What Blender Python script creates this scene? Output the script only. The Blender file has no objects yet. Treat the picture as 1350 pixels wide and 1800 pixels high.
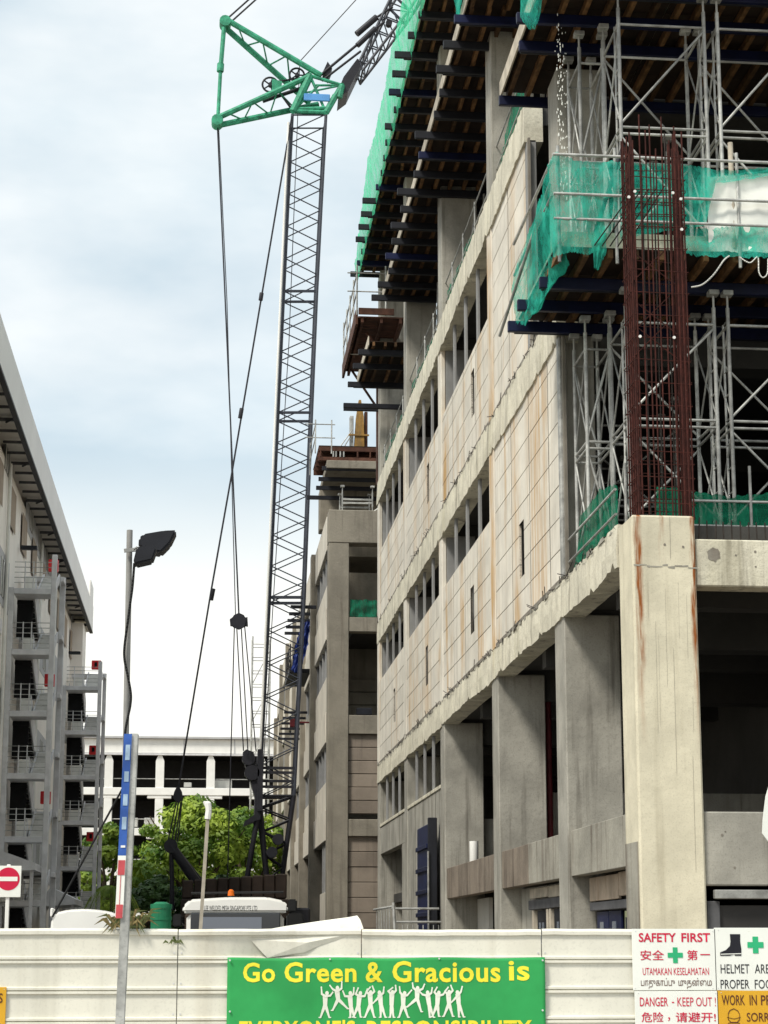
import bpy, bmesh, math, random
from mathutils import Vector, Matrix, noise
random.seed(7)
R = math.radians
scene = bpy.context.scene
col = scene.collection

# ------------------------------------------------------------------ camera
FPX, IW, IH, CAMH = 3300.0, 1350.0, 1800.0, 1.9
TH = math.atan(FPX / 17000.0)                      # pitch
CYP = 1658.0 - FPX * math.tan(TH)                  # principal point row
PSI = math.atan(323.0 * math.cos(TH) / FPX)        # yaw to the side of the street axis
cam = bpy.data.cameras.new('camera')
cam.sensor_fit = 'HORIZONTAL'; cam.sensor_width = 36.0
cam.lens = FPX / IW * 36.0
cam.shift_y = (CYP - IH / 2) / IW
cam.clip_start = 0.1; cam.clip_end = 5000
camo = bpy.data.objects.new('camera', cam); col.objects.link(camo)
camo.location = (0, 0, CAMH); camo.rotation_euler = (R(90) + TH, 0, -PSI)
scene.camera = camo
_fw = Vector((math.sin(PSI) * math.cos(TH), math.cos(PSI) * math.cos(TH), math.sin(TH)))
_rt = Vector((math.cos(PSI), -math.sin(PSI), 0)); _up = _rt.cross(_fw)
def _ray(x, y): return _fw + _rt * ((x - IW / 2) / FPX) + _up * ((CYP - y) / FPX)
def at(x, y, Y):
    """point of the plane at distance Y down the street that the measured picture position shows"""
    d = _ray(x, y); return Vector((0, 0, CAMH)) + d * (Y / d.y)
def atX(x, y, X):
    d = _ray(x, y); return Vector((0, 0, CAMH)) + d * (X / d.x)

# ------------------------------------------------------------------ world, sun, exposure
SUN_EL, SUN_AZ = 52.0, 228.0       # azimuth clockwise from +Y : light from behind and from the street side
w = bpy.data.worlds.new('World'); scene.world = w; w.use_nodes = True
nt = w.node_tree; nt.nodes.clear(); N = nt.nodes.new; L = nt.links.new
out = N('ShaderNodeOutputWorld'); bg = N('ShaderNodeBackground'); bg.inputs['Strength'].default_value = 0.053
sky = N('ShaderNodeTexSky'); sky.sky_type = 'NISHITA'; sky.sun_disc = False
sky.sun_elevation = R(SUN_EL); sky.sun_rotation = R(SUN_AZ)
tc = N('ShaderNodeTexCoord'); mp = N('ShaderNodeMapping'); mp.inputs['Scale'].default_value = (1.0, 1.0, 2.3)
mp.inputs['Location'].default_value = (1.7, 0.35, 0.9)
n1 = N('ShaderNodeTexNoise'); n1.inputs['Scale'].default_value = 2.6; n1.inputs['Detail'].default_value = 6; n1.inputs['Roughness'].default_value = 0.52
n2 = N('ShaderNodeTexNoise'); n2.inputs['Scale'].default_value = 6.0; n2.inputs['Detail'].default_value = 5
r1 = N('ShaderNodeValToRGB'); r1.color_ramp.elements[0].position = 0.41; r1.color_ramp.elements[1].position = 0.63
r1.color_ramp.elements[0].color = (5.5, 6.5, 7.1, 1); r1.color_ramp.elements[1].color = (9.3, 9.3, 9.1, 1)
r2 = N('ShaderNodeValToRGB'); r2.color_ramp.elements[0].position = 0.35; r2.color_ramp.elements[1].position = 0.7
r2.color_ramp.elements[0].color = (0.88, 0.905, 0.92, 1); r2.color_ramp.elements[1].color = (1.02, 1.02, 1.01, 1)
mul = N('ShaderNodeMix'); mul.data_type = 'RGBA'; mul.blend_type = 'MULTIPLY'; mul.inputs['Factor'].default_value = 1
mix = N('ShaderNodeMix'); mix.data_type = 'RGBA'; mix.inputs['Factor'].default_value = 0.9
L(tc.outputs['Generated'], mp.inputs['Vector']); L(mp.outputs[0], n1.inputs['Vector']); L(mp.outputs[0], n2.inputs['Vector'])
L(n1.outputs['Fac'], r1.inputs['Fac']); L(n2.outputs['Fac'], r2.inputs['Fac'])
L(r1.outputs['Color'], mul.inputs['A']); L(r2.outputs['Color'], mul.inputs['B'])
# cloud thickens to a bright even veil low over the horizon
sx = N('ShaderNodeSeparateXYZ'); L(tc.outputs['Generated'], sx.inputs[0])
hz = N('ShaderNodeMapRange'); hz.interpolation_type = 'SMOOTHSTEP'; hz.inputs['From Min'].default_value = 0.27; hz.inputs['From Max'].default_value = 0.15; L(sx.outputs['Z'], hz.inputs['Value'])
hm = N('ShaderNodeMix'); hm.data_type = 'RGBA'; hm.inputs['B'].default_value = (9.4, 9.2, 8.5, 1); L(hz.outputs[0], hm.inputs['Factor']); L(mul.outputs['Result'], hm.inputs['A'])
L(sky.outputs[0], mix.inputs['A']); L(hm.outputs['Result'], mix.inputs['B'])
L(mix.outputs['Result'], bg.inputs['Color']); L(bg.outputs[0], out.inputs[0])
sl = bpy.data.lights.new('sun', 'SUN'); sl.energy = 1.5; sl.angle = R(12); sl.color = (1.0, 0.95, 0.86)
so = bpy.data.objects.new('sun', sl); col.objects.link(so)
_sd = Vector((math.sin(R(SUN_AZ)) * math.cos(R(SUN_EL)), math.cos(R(SUN_AZ)) * math.cos(R(SUN_EL)), math.sin(R(SUN_EL))))
so.rotation_euler = _sd.to_track_quat('Z', 'Y').to_euler(); so.location = (0, -20, 60)
vs = scene.view_settings
scene.display_settings.display_device = 'sRGB'
vs.view_transform = 'Standard'; vs.look = 'None'; vs.exposure = 1.32; vs.gamma = 1.0; vs.use_curve_mapping = False
scene.cycles.max_bounces = 6; scene.cycles.transparent_max_bounces = 16
scene.cycles.diffuse_bounces = 3

# ------------------------------------------------------------------ materials
def surf(name, base, var=0.15, scale=1.5, streak=0.0, streak_col=(0.10, 0.085, 0.06), rough=0.85, bump=0.0, rnd=0.0,
         metal=0.0, stain=0.0, stain_col=(0.55, 0.3, 0.1), fine=0.0, spec=0.3, blotch=0.0):
    m = bpy.data.materials.new(name); m.use_nodes = True
    t = m.node_tree; n = t.nodes; l = t.links.new
    b = n['Principled BSDF']; b.inputs['Roughness'].default_value = rough; b.inputs['Metallic'].default_value = metal
    b.inputs['Specular IOR Level'].default_value = spec
    g = n.new('ShaderNodeNewGeometry')
    def noise(sc, vec=(1, 1, 1), det=4, loc=(0, 0, 0)):
        mpn = n.new('ShaderNodeMapping'); mpn.inputs['Scale'].default_value = vec; mpn.inputs['Location'].default_value = loc
        l(g.outputs['Position'], mpn.inputs['Vector'])
        no = n.new('ShaderNodeTexNoise'); no.inputs['Scale'].default_value = sc; no.inputs['Detail'].default_value = det
        no.inputs['Roughness'].default_value = 0.6
        l(mpn.outputs[0], no.inputs['Vector']); return no.outputs['Fac']
    def ramp(f, a, c):
        mr = n.new('ShaderNodeMapRange'); mr.inputs['From Min'].default_value = a; mr.inputs['From Max'].default_value = c
        mr.interpolation_type = 'SMOOTHSTEP'; l(f, mr.inputs['Value']); return mr.outputs['Result']
    def mixc(f, A, B, mode='MIX'):
        mx = n.new('ShaderNodeMix'); mx.data_type = 'RGBA'; mx.blend_type = mode
        if isinstance(f, float): mx.inputs['Factor'].default_value = f
        else: l(f, mx.inputs['Factor'])
        for s, v in (('A', A), ('B', B)):
            if isinstance(v, tuple): mx.inputs[s].default_value = (*v, 1)
            else: l(v, mx.inputs[s])
        return mx.outputs['Result']
    def scl(f, k):
        ma = n.new('ShaderNodeMath'); ma.operation = 'MULTIPLY'; l(f, ma.inputs[0]); ma.inputs[1].default_value = k; return ma.outputs[0]
    c = mixc(ramp(noise(scale), 0.3, 0.7), tuple(x * (1 - var) for x in base), tuple(min(1, x * (1 + var)) for x in base))
    if fine: c = mixc(scl(ramp(noise(38, (1, 1, 1), 3), 0.52, 0.66), fine), c, tuple(x * 0.45 for x in base))
    if blotch: c = mixc(scl(ramp(noise(0.9, (1, 1, 0.6), 6, (5, 3, 1)), 0.48, 0.72), blotch), c, tuple(x * 0.42 for x in base))
    if streak: c = mixc(scl(ramp(noise(2.6, (1.6, 1.6, 0.1), 4), 0.5, 0.74), streak), c, streak_col)
    if stain:
        f1, f2 = ramp(noise(1.1, (1.0, 1.0, 0.07), 5, (3, 7.3, 0)), 0.50, 0.66), ramp(noise(.3, (1, 1, 1), 4, (2.2, 4.1, 3)), .42, .6)
        mm_ = n.new('ShaderNodeMath'); mm_.operation = 'MULTIPLY'; l(f1, mm_.inputs[0]); l(f2, mm_.inputs[1])
        c = mixc(scl(mm_.outputs[0], stain), c, stain_col)
    if rnd:
        oi = n.new('ShaderNodeObjectInfo'); mr = n.new('ShaderNodeMapRange')
        mr.inputs['To Min'].default_value = 1 - rnd; mr.inputs['To Max'].default_value = 1 + rnd * 0.4
        l(oi.outputs['Random'], mr.inputs['Value'])
        cc = n.new('ShaderNodeCombineColor'); [l(mr.outputs['Result'], cc.inputs[i]) for i in range(3)]
        c = mixc(1.0, c, cc.outputs[0], 'MULTIPLY')
    l(c, b.inputs['Base Color'])
    if bump:
        bp = n.new('ShaderNodeBump'); bp.inputs['Strength'].default_value = bump; bp.inputs['Distance'].default_value = 0.05
        l(noise(9, (1, 1, 1), 6), bp.inputs['Height']); l(bp.outputs[0], b.inputs['Normal'])
    return m
M = {}
M['beam'] = surf('weathered_concrete', (0.62, 0.585, 0.47), .14, 1.2, streak=.75, streak_col=(.17, .15, .12), bump=.35, fine=.35, stain=.25, stain_col=(.42, .38, .22))
M['concrete'] = surf('grey_concrete', (0.35, 0.335, 0.29), .18, .9, streak=.85, streak_col=(.12, .11, .09), bump=.2, fine=.3, blotch=.5)
M['deep'] = surf('shaded_concrete', (0.05, 0.048, 0.044), .2, .6, bump=.2)  # near-black concrete: shade of the interiors is put into the colour
M['spandrel'] = surf('stained_concrete', (0.30, 0.285, 0.24), .2, .8, streak=.85, streak_col=(.10, .075, .055), bump=.3, stain=.6, stain_col=(.11, .075, .055))
M['spandrel_brown'] = surf('brown_stained_concrete', (0.20, 0.165, 0.13), .25, .8, streak=.8, streak_col=(.06, .045, .035), bump=.3)
M['panel'] = surf('plastered_panel', (0.69, 0.65, 0.565), .10, 1.1, streak=.42, streak_col=(.34, .30, .23), rnd=.10, stain=.95, stain_col=(.50, .30, .11), bump=.08, blotch=.12)
M['backing'] = surf('joint_mortar', (0.20, 0.18, 0.15), .2, 2)
M['mullion'] = surf('mullion_concrete', (0.27, 0.27, 0.265), .1, 2, rnd=.15)
M['blockwork'] = surf('planked_wall', (0.27, 0.225, 0.18), .14, .7, streak=.5, streak_col=(.14, .11, .09), rnd=.22, bump=.2)
M['block2'] = surf('old_concrete', (0.25, 0.225, 0.18), .16, .8, streak=.6, streak_col=(.13, .11, .085), bump=.3, blotch=.3)
M['block2_wall'] = surf('pale_render', (0.60, 0.555, 0.47), .1, .6, streak=.5, streak_col=(.3, .26, .2), rnd=.08)
M['galv'] = surf('galvanised_steel', (0.44, 0.44, 0.415), .3, 4, rough=.5, metal=.25, rnd=.35, fine=.3)
M['pole_grey'] = surf('weathered_pole', (0.27, 0.265, 0.25), .15, 3, rough=.6)
M['blue_steel'] = surf('blue_steel', (0.006, 0.010, 0.045), .3, 2, rough=.5, rnd=.3)
M['black_steel'] = surf('black_steel', (0.012, 0.013, 0.018), .3, 2, rough=.55)
M['timber'] = surf('formwork_timber', (0.135, 0.07, 0.028), .4, 5, rough=.8, rnd=.6)
M['ply'] = surf('formwork_plywood', (0.028, 0.017, 0.011), .3, 1.5, rnd=.4)
M['edge_wood'] = surf('pale_timber', (0.46, 0.41, 0.33), .2, 3, rnd=.25)
M['brown_steel'] = surf('rusty_brown_steel', (0.085, 0.036, 0.022), .35, 2.5, rough=.8, rnd=.25)
M['rust'] = surf('rusty_rebar', (0.052, 0.013, 0.009), .4, 9, rough=.9, rnd=.2)
M['rebar_dark'] = surf('dark_rebar', (0.03, 0.024, 0.02), .3, 9, rough=.8)
M['yellow_steel'] = surf('yellow_steel', (0.27, 0.15, 0.035), .3, 3, rough=.6, streak=.5)
M['white'] = surf('white_paint', (0.80, 0.79, 0.75), .05, 1.0, rough=.5, rnd=.05)
M['white_dirty'] = surf('dirty_white_paint', (0.74, 0.73, 0.68), .08, 1.5, rough=.45, streak=.3, streak_col=(.4, .36, .3))
M['hoard'] = surf('cream_sheet_metal', (0.77, 0.745, 0.64), .07, 1.3, rough=.42, streak=.38, streak_col=(.48, .45, .36), fine=.14, spec=.4, blotch=.13, rnd=.07, stain=.35, stain_col=(.45, .38, .26))
M['cream_wall'] = surf('cream_render', (0.87, 0.82, 0.75), .04, .4, streak=.18, streak_col=(.45, .4, .35))
M['grey_wall'] = surf('grey_render', (0.47, 0.47, 0.475), .08, .5)
M['brown_louver'] = surf('brown_louver', (0.34, 0.27, 0.205), .1, 2)
M['fascia'] = surf('roof_fascia', (0.70, 0.68, 0.65), .05, .4, rough=.5)
M['stair_steel'] = surf('stair_grey_paint', (0.62, 0.615, 0.62), .12, 2, rough=.6)
M['stair_tread'] = surf('stair_tread', (0.68, 0.67, 0.64), .1, 3, rnd=.15)
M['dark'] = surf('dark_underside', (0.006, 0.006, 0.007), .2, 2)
M['red'] = surf('red_paint', (0.62, 0.025, 0.03), .1, 3, rough=.45)
M['dull_red'] = surf('dull_red_paint', (0.09, 0.008, 0.012), .2, 3, rough=.6)
M['sign_red'] = surf('sign_red', (0.58, 0.012, 0.055), .05, 3, rough=.4)
M['sign_green'] = surf('sign_green', (0.03, 0.42, 0.18), .05, 3, rough=.4)
M['sign_black'] = surf('sign_black', (0.014, 0.014, 0.02), .1, 3, rough=.4)
M['sign_white'] = surf('sign_white', (0.82, 0.83, 0.77), .03, 2, rough=.35, streak=.08, streak_col=(.6, .58, .5))
M['sign_yellow'] = surf('sign_yellow', (0.68, 0.37, 0.025), .06, 2, rough=.4)
M['sign_brown'] = surf('sign_brown', (0.10, 0.03, 0.015), .1, 2, rough=.5)
M['banner'] = surf('green_banner_cloth', (0.03, 0.33, 0.085), .12, 1.8, rough=.55)
M['banner_yellow'] = surf('banner_yellow', (0.86, 0.76, 0.05), .05, 3, rough=.6)
M['banner_cream'] = surf('banner_cream', (0.78, 0.80, 0.68), .05, 3, rough=.6)
M['blue_sign'] = surf('faded_blue_sign', (0.035, 0.10, 0.36), .25, 6, rough=.5)
M['pale_blue'] = surf('faded_blue_print', (0.33, 0.45, 0.58), .2, 9, rough=.5)
M['faded_red'] = surf('faded_red', (0.52, 0.08, 0.09), .2, 7, rough=.5)
M['crane_green'] = surf('crane_green_paint', (0.045, 0.31, 0.18), .35, 3.5, rough=.6, fine=.5, blotch=.35, streak=.5, streak_col=(.03, .15, .09))
M['crane_dark'] = surf('crane_dark_paint', (0.020, 0.020, 0.026), .2, 1.5, rough=.5)
M['crane_brown'] = surf('counterweight_brown', (0.045, 0.03, 0.022), .3, 1.2, rough=.7, rnd=.3)
M['crane_grey'] = surf('boom_steel', (0.042, 0.047, 0.062), .2, 1.5, rough=.5)
M['light_blue'] = surf('light_blue_paint', (0.10, 0.30, 0.62), .1, 2, rough=.5)
M['tank_green'] = surf('green_plastic', (0.012, 0.16, 0.075), .12, 2, rough=.45)
M['rubber'] = surf('black_rubber', (0.012, 0.012, 0.012), .1, 3, rough=.8)
M['amber'] = surf('amber_plastic', (0.62, 0.13, 0.01), .1, 8, rough=.25)
M['bark'] = surf('bark', (0.10, 0.075, 0.05), .25, 5, rough=.9, bump=.4)
M['door_grey'] = surf('door_frame_grey', (0.10, 0.10, 0.105), .2, 3)
M['tile_beige'] = surf('beige_board', (0.42, 0.34, 0.26), .2, 2.5, streak=.5, streak_col=(.26, .16, .1))
M['olive'] = surf('olive_frame', (0.22, 0.24, 0.14), .1, 3)
M['asphalt'] = surf('asphalt', (0.12, 0.118, 0.11), .2, 3, rough=.9, fine=.3)
M['soil'] = surf('site_soil', (0.22, 0.18, 0.13), .25, .7, rough=.95)
M['paving'] = surf('footway_concrete', (0.30, 0.29, 0.27), .12, 2, rough=.9)
M['shutter'] = surf('charcoal_shutter', (0.035, 0.033, 0.032), .15, 2, rough=.6)
M['tarp'] = surf('blue_tarpaulin', (0.025, 0.05, 0.22), .2, 3, rough=.55)
M['dry_leaf'] = surf('dry_leaf', (0.22, 0.17, 0.07), .3, 20, rnd=.3)

def glass_mat(name, c, rough=.08):
    m = bpy.data.materials.new(name); m.use_nodes = True; b = m.node_tree.nodes['Principled BSDF']
    b.inputs['Base Color'].default_value = (*c, 1); b.inputs['Roughness'].default_value = rough
    b.inputs['Specular IOR Level'].default_value = .6; return m
M['glass'] = glass_mat('dark_glass', (0.02, 0.024, 0.03))
M['glass_blue'] = glass_mat('blue_grey_glass', (0.16, 0.18, 0.22), .15)

def net_mat(name, c, alpha, seed):
    m = bpy.data.materials.new(name); m.use_nodes = True; t = m.node_tree; n = t.nodes; l = t.links.new; n.clear()
    o = n.new('ShaderNodeOutputMaterial'); mx = n.new('ShaderNodeMixShader'); tr = n.new('ShaderNodeBsdfTransparent')
    ad = n.new('ShaderNodeMixShader'); ad.inputs[0].default_value = .45
    di = n.new('ShaderNodeBsdfDiffuse'); tl = n.new('ShaderNodeBsdfTranslucent')
    g = n.new('ShaderNodeNewGeometry'); no = n.new('ShaderNodeTexNoise'); no.inputs['Scale'].default_value = 1.6; no.inputs['Detail'].default_value = 5
    mpn = n.new('ShaderNodeMapping'); mpn.inputs['Location'].default_value = (seed, 0, 0); mpn.inputs['Scale'].default_value = (2.2, 2.2, .7)
    l(g.outputs['Position'], mpn.inputs['Vector']); l(mpn.outputs[0], no.inputs['Vector'])
    cr = n.new('ShaderNodeMix'); cr.data_type = 'RGBA'; cr.inputs['A'].default_value = (*[x * .65 for x in c], 1); cr.inputs['B'].default_value = (*[min(1, x * 1.35) for x in c], 1)
    l(no.outputs['Fac'], cr.inputs['Factor'])
    l(cr.outputs['Result'], di.inputs[0]); l(cr.outputs['Result'], tl.inputs[0])
    l(di.outputs[0], ad.inputs[1]); l(tl.outputs[0], ad.inputs[2])
    n2_ = n.new('ShaderNodeTexNoise'); n2_.inputs['Scale'].default_value = 14; n2_.inputs['Detail'].default_value = 4; n2_.inputs['Roughness'].default_value = .7
    l(mpn.outputs[0], n2_.inputs['Vector']); av = n.new('ShaderNodeMix'); av.data_type = 'FLOAT'; av.inputs[0].default_value = .5; l(no.outputs['Fac'], av.inputs[2]); l(n2_.outputs['Fac'], av.inputs[3])
    mr = n.new('ShaderNodeMapRange'); mr.inputs['From Min'].default_value = .38; mr.inputs['From Max'].default_value = .62
    mr.inputs['To Min'].default_value = alpha - .3; mr.inputs['To Max'].default_value = min(1, alpha + .25)
    l(av.outputs[0], mr.inputs['Value']); l(mr.outputs[0], mx.inputs[0]); l(tr.outputs[0], mx.inputs[1]); l(ad.outputs[0], mx.inputs[2])
    l(mx.outputs[0], o.inputs[0]); return m
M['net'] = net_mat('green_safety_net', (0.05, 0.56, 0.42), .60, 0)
M['net_light'] = net_mat('bright_green_net', (0.10, 0.68, 0.38), .80, 3)  # lighter, yellower green than the plain net
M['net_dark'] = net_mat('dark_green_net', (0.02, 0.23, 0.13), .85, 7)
M['net_white'] = net_mat('white_sheet', (0.8, 0.82, 0.72), .95, 2)

def leaf_mat(name, a, b_):
    m = bpy.data.materials.new(name); m.use_nodes = True; t = m.node_tree; n = t.nodes; l = t.links.new
    b = n['Principled BSDF']; b.inputs['Roughness'].default_value = .55
    g = n.new('ShaderNodeNewGeometry'); no = n.new('ShaderNodeTexNoise'); no.inputs['Scale'].default_value = .55; no.inputs['Detail'].default_value = 5
    l(g.outputs['Position'], no.inputs['Vector'])
    mr = n.new('ShaderNodeMapRange'); mr.inputs['From Min'].default_value = .38; mr.inputs['From Max'].default_value = .62; l(no.outputs['Fac'], mr.inputs['Value'])
    mx = n.new('ShaderNodeMix'); mx.data_type = 'RGBA'; mx.inputs['A'].default_value = (*a, 1); mx.inputs['B'].default_value = (*b_, 1)
    l(mr.outputs[0], mx.inputs['Factor']); l(mx.outputs['Result'], b.inputs['Base Color'])
    tl = n.new('ShaderNodeBsdfTranslucent'); l(mx.outputs['Result'], tl.inputs[0])
    ms = n.new('ShaderNodeMixShader'); ms.inputs[0].default_value = .35
    l(b.outputs[0], ms.inputs[1]); l(tl.outputs[0], ms.inputs[2]); l(ms.outputs[0], n['Material Output'].inputs[0]); return m
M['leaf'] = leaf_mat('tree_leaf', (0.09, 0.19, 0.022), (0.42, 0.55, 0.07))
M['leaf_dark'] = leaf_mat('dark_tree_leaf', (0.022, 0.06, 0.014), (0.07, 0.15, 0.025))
M['grass_leaf'] = leaf_mat('weed_leaf', (0.06, 0.11, 0.02), (0.16, 0.17, 0.06))

def rust_column_mat():
    """pale column concrete with rust runs down from the two front corners of the cage above"""
    m = surf('rust_run_concrete', (0.66, 0.61, 0.465), .10, 1.4, streak=.4, streak_col=(.32, .28, .19), bump=.15, fine=.22, blotch=.24)
    t = m.node_tree; n = t.nodes; l = t.links.new; b = n['Principled BSDF']
    src = b.inputs['Base Color'].links[0].from_socket
    g = n.new('ShaderNodeNewGeometry'); sp = n.new('ShaderNodeSeparateXYZ'); l(g.outputs['Position'], sp.inputs[0])
    mpn = n.new('ShaderNodeMapping'); mpn.inputs['Scale'].default_value = (1.5, 1.5, .9); l(g.outputs['Position'], mpn.inputs['Vector'])
    no = n.new('ShaderNodeTexNoise'); no.inputs['Scale'].default_value = 2; no.inputs['Detail'].default_value = 5; l(mpn.outputs[0], no.inputs['Vector'])
    def math_(op, a, b2=None, c=None, clamp=False):
        x = n.new('ShaderNodeMath'); x.operation = op; x.use_clamp = clamp
        for i, v in enumerate((a, b2, c)):
            if v is None: continue
            if isinstance(v, (int, float)): x.inputs[i].default_value = v
            else: l(v, x.inputs[i])
        return x.outputs[0]
    wob = math_('MULTIPLY', math_('SUBTRACT', no.outputs['Fac'], .5), .12)
    xx = math_('ADD', sp.outputs['X'], wob)
    def run(x0, wd, z0, z1, k):
        d = math_('DIVIDE', math_('ABSOLUTE', math_('SUBTRACT', xx, x0)), wd)
        a = math_('SUBTRACT', 1.0, d, clamp=True)
        zf = n.new('ShaderNodeMapRange'); zf.inputs['From Min'].default_value = z0; zf.inputs['From Max'].default_value = z1
        zf.interpolation_type = 'SMOOTHSTEP'; l(sp.outputs['Z'], zf.inputs['Value'])
        return math_('MULTIPLY', math_('MULTIPLY', a, zf.outputs[0]), k)
    f = math_('ADD', run(6.40, .07, 4.4, 7.9, 1.9), run(7.235, .07, 4.2, 7.9, 1.9))
    f = math_('ADD', f, run(6.75, .05, 7.2, 8.3, .8), clamp=True)
    fn = n.new('ShaderNodeTexNoise'); fn.inputs['Scale'].default_value = 5; fn.inputs['Detail'].default_value = 6; fm_ = n.new('ShaderNodeMapping'); fm_.inputs['Scale'].default_value = (6, 6, .5)
    l(g.outputs['Position'], fm_.inputs['Vector']); l(fm_.outputs[0], fn.inputs['Vector'])
    fr_ = n.new('ShaderNodeMapRange'); fr_.inputs['From Min'].default_value = .33; fr_.inputs['From Max'].default_value = .6; l(fn.outputs['Fac'], fr_.inputs['Value'])
    f = math_('MULTIPLY', f, fr_.outputs[0], clamp=True)
    mx = n.new('ShaderNodeMix'); mx.data_type = 'RGBA'; l(f, mx.inputs['Factor']); l(src, mx.inputs['A'])
    mx.inputs['B'].default_value = (.27, .085, .018, 1); l(mx.outputs['Result'], b.inputs['Base Color']); return m
M['rust_column'] = rust_column_mat()
def add_wall_runs(m):
    """ochre runs down the panels below leaking floor joints, at fixed places along the facade"""
    t = m.node_tree; n = t.nodes; l = t.links.new; b = n['Principled BSDF']; src = b.inputs['Base Color'].links[0].from_socket
    g = n.new('ShaderNodeNewGeometry'); sp = n.new('ShaderNodeSeparateXYZ'); l(g.outputs['Position'], sp.inputs[0])
    mpn = n.new('ShaderNodeMapping'); mpn.inputs['Scale'].default_value = (1, 2.2, .16); l(g.outputs['Position'], mpn.inputs['Vector'])
    no = n.new('ShaderNodeTexNoise'); no.inputs['Scale'].default_value = 1.6; no.inputs['Detail'].default_value = 6; no.inputs['Roughness'].default_value = .65; l(mpn.outputs[0], no.inputs['Vector'])
    def M_(op, a, c, cl=False):
        x = n.new('ShaderNodeMath'); x.operation = op; x.use_clamp = cl
        for i, v in enumerate((a, c)):
            if isinstance(v, (int, float)): x.inputs[i].default_value = v
            else: l(v, x.inputs[i])
        return x.outputs[0]
    tot = None
    for y, wd, k in ((34.7, 1.5, 1.0), (37.2, .7, .6), (42.0, .7, .55), (52.6, 1.2, .85), (55.5, .8, .5), (61.5, .9, .6)):
        a = M_('MULTIPLY', M_('SUBTRACT', 1.0, M_('DIVIDE', M_('ABSOLUTE', M_('SUBTRACT', sp.outputs['Y'], y), 0), wd), True), k)
        tot = a if tot is None else M_('ADD', tot, a, True)
    mr = n.new('ShaderNodeMapRange'); mr.inputs['From Min'].default_value = .42; mr.inputs['From Max'].default_value = .62; l(no.outputs['Fac'], mr.inputs['Value'])
    mx = n.new('ShaderNodeMix'); mx.data_type = 'RGBA'; l(M_('MULTIPLY', M_('MULTIPLY', tot, mr.outputs[0]), .95), mx.inputs['Factor']); l(src, mx.inputs['A']); mx.inputs['B'].default_value = (.50, .29, .10, 1)
    l(mx.outputs['Result'], b.inputs['Base Color'])
add_wall_runs(M['panel'])

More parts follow.
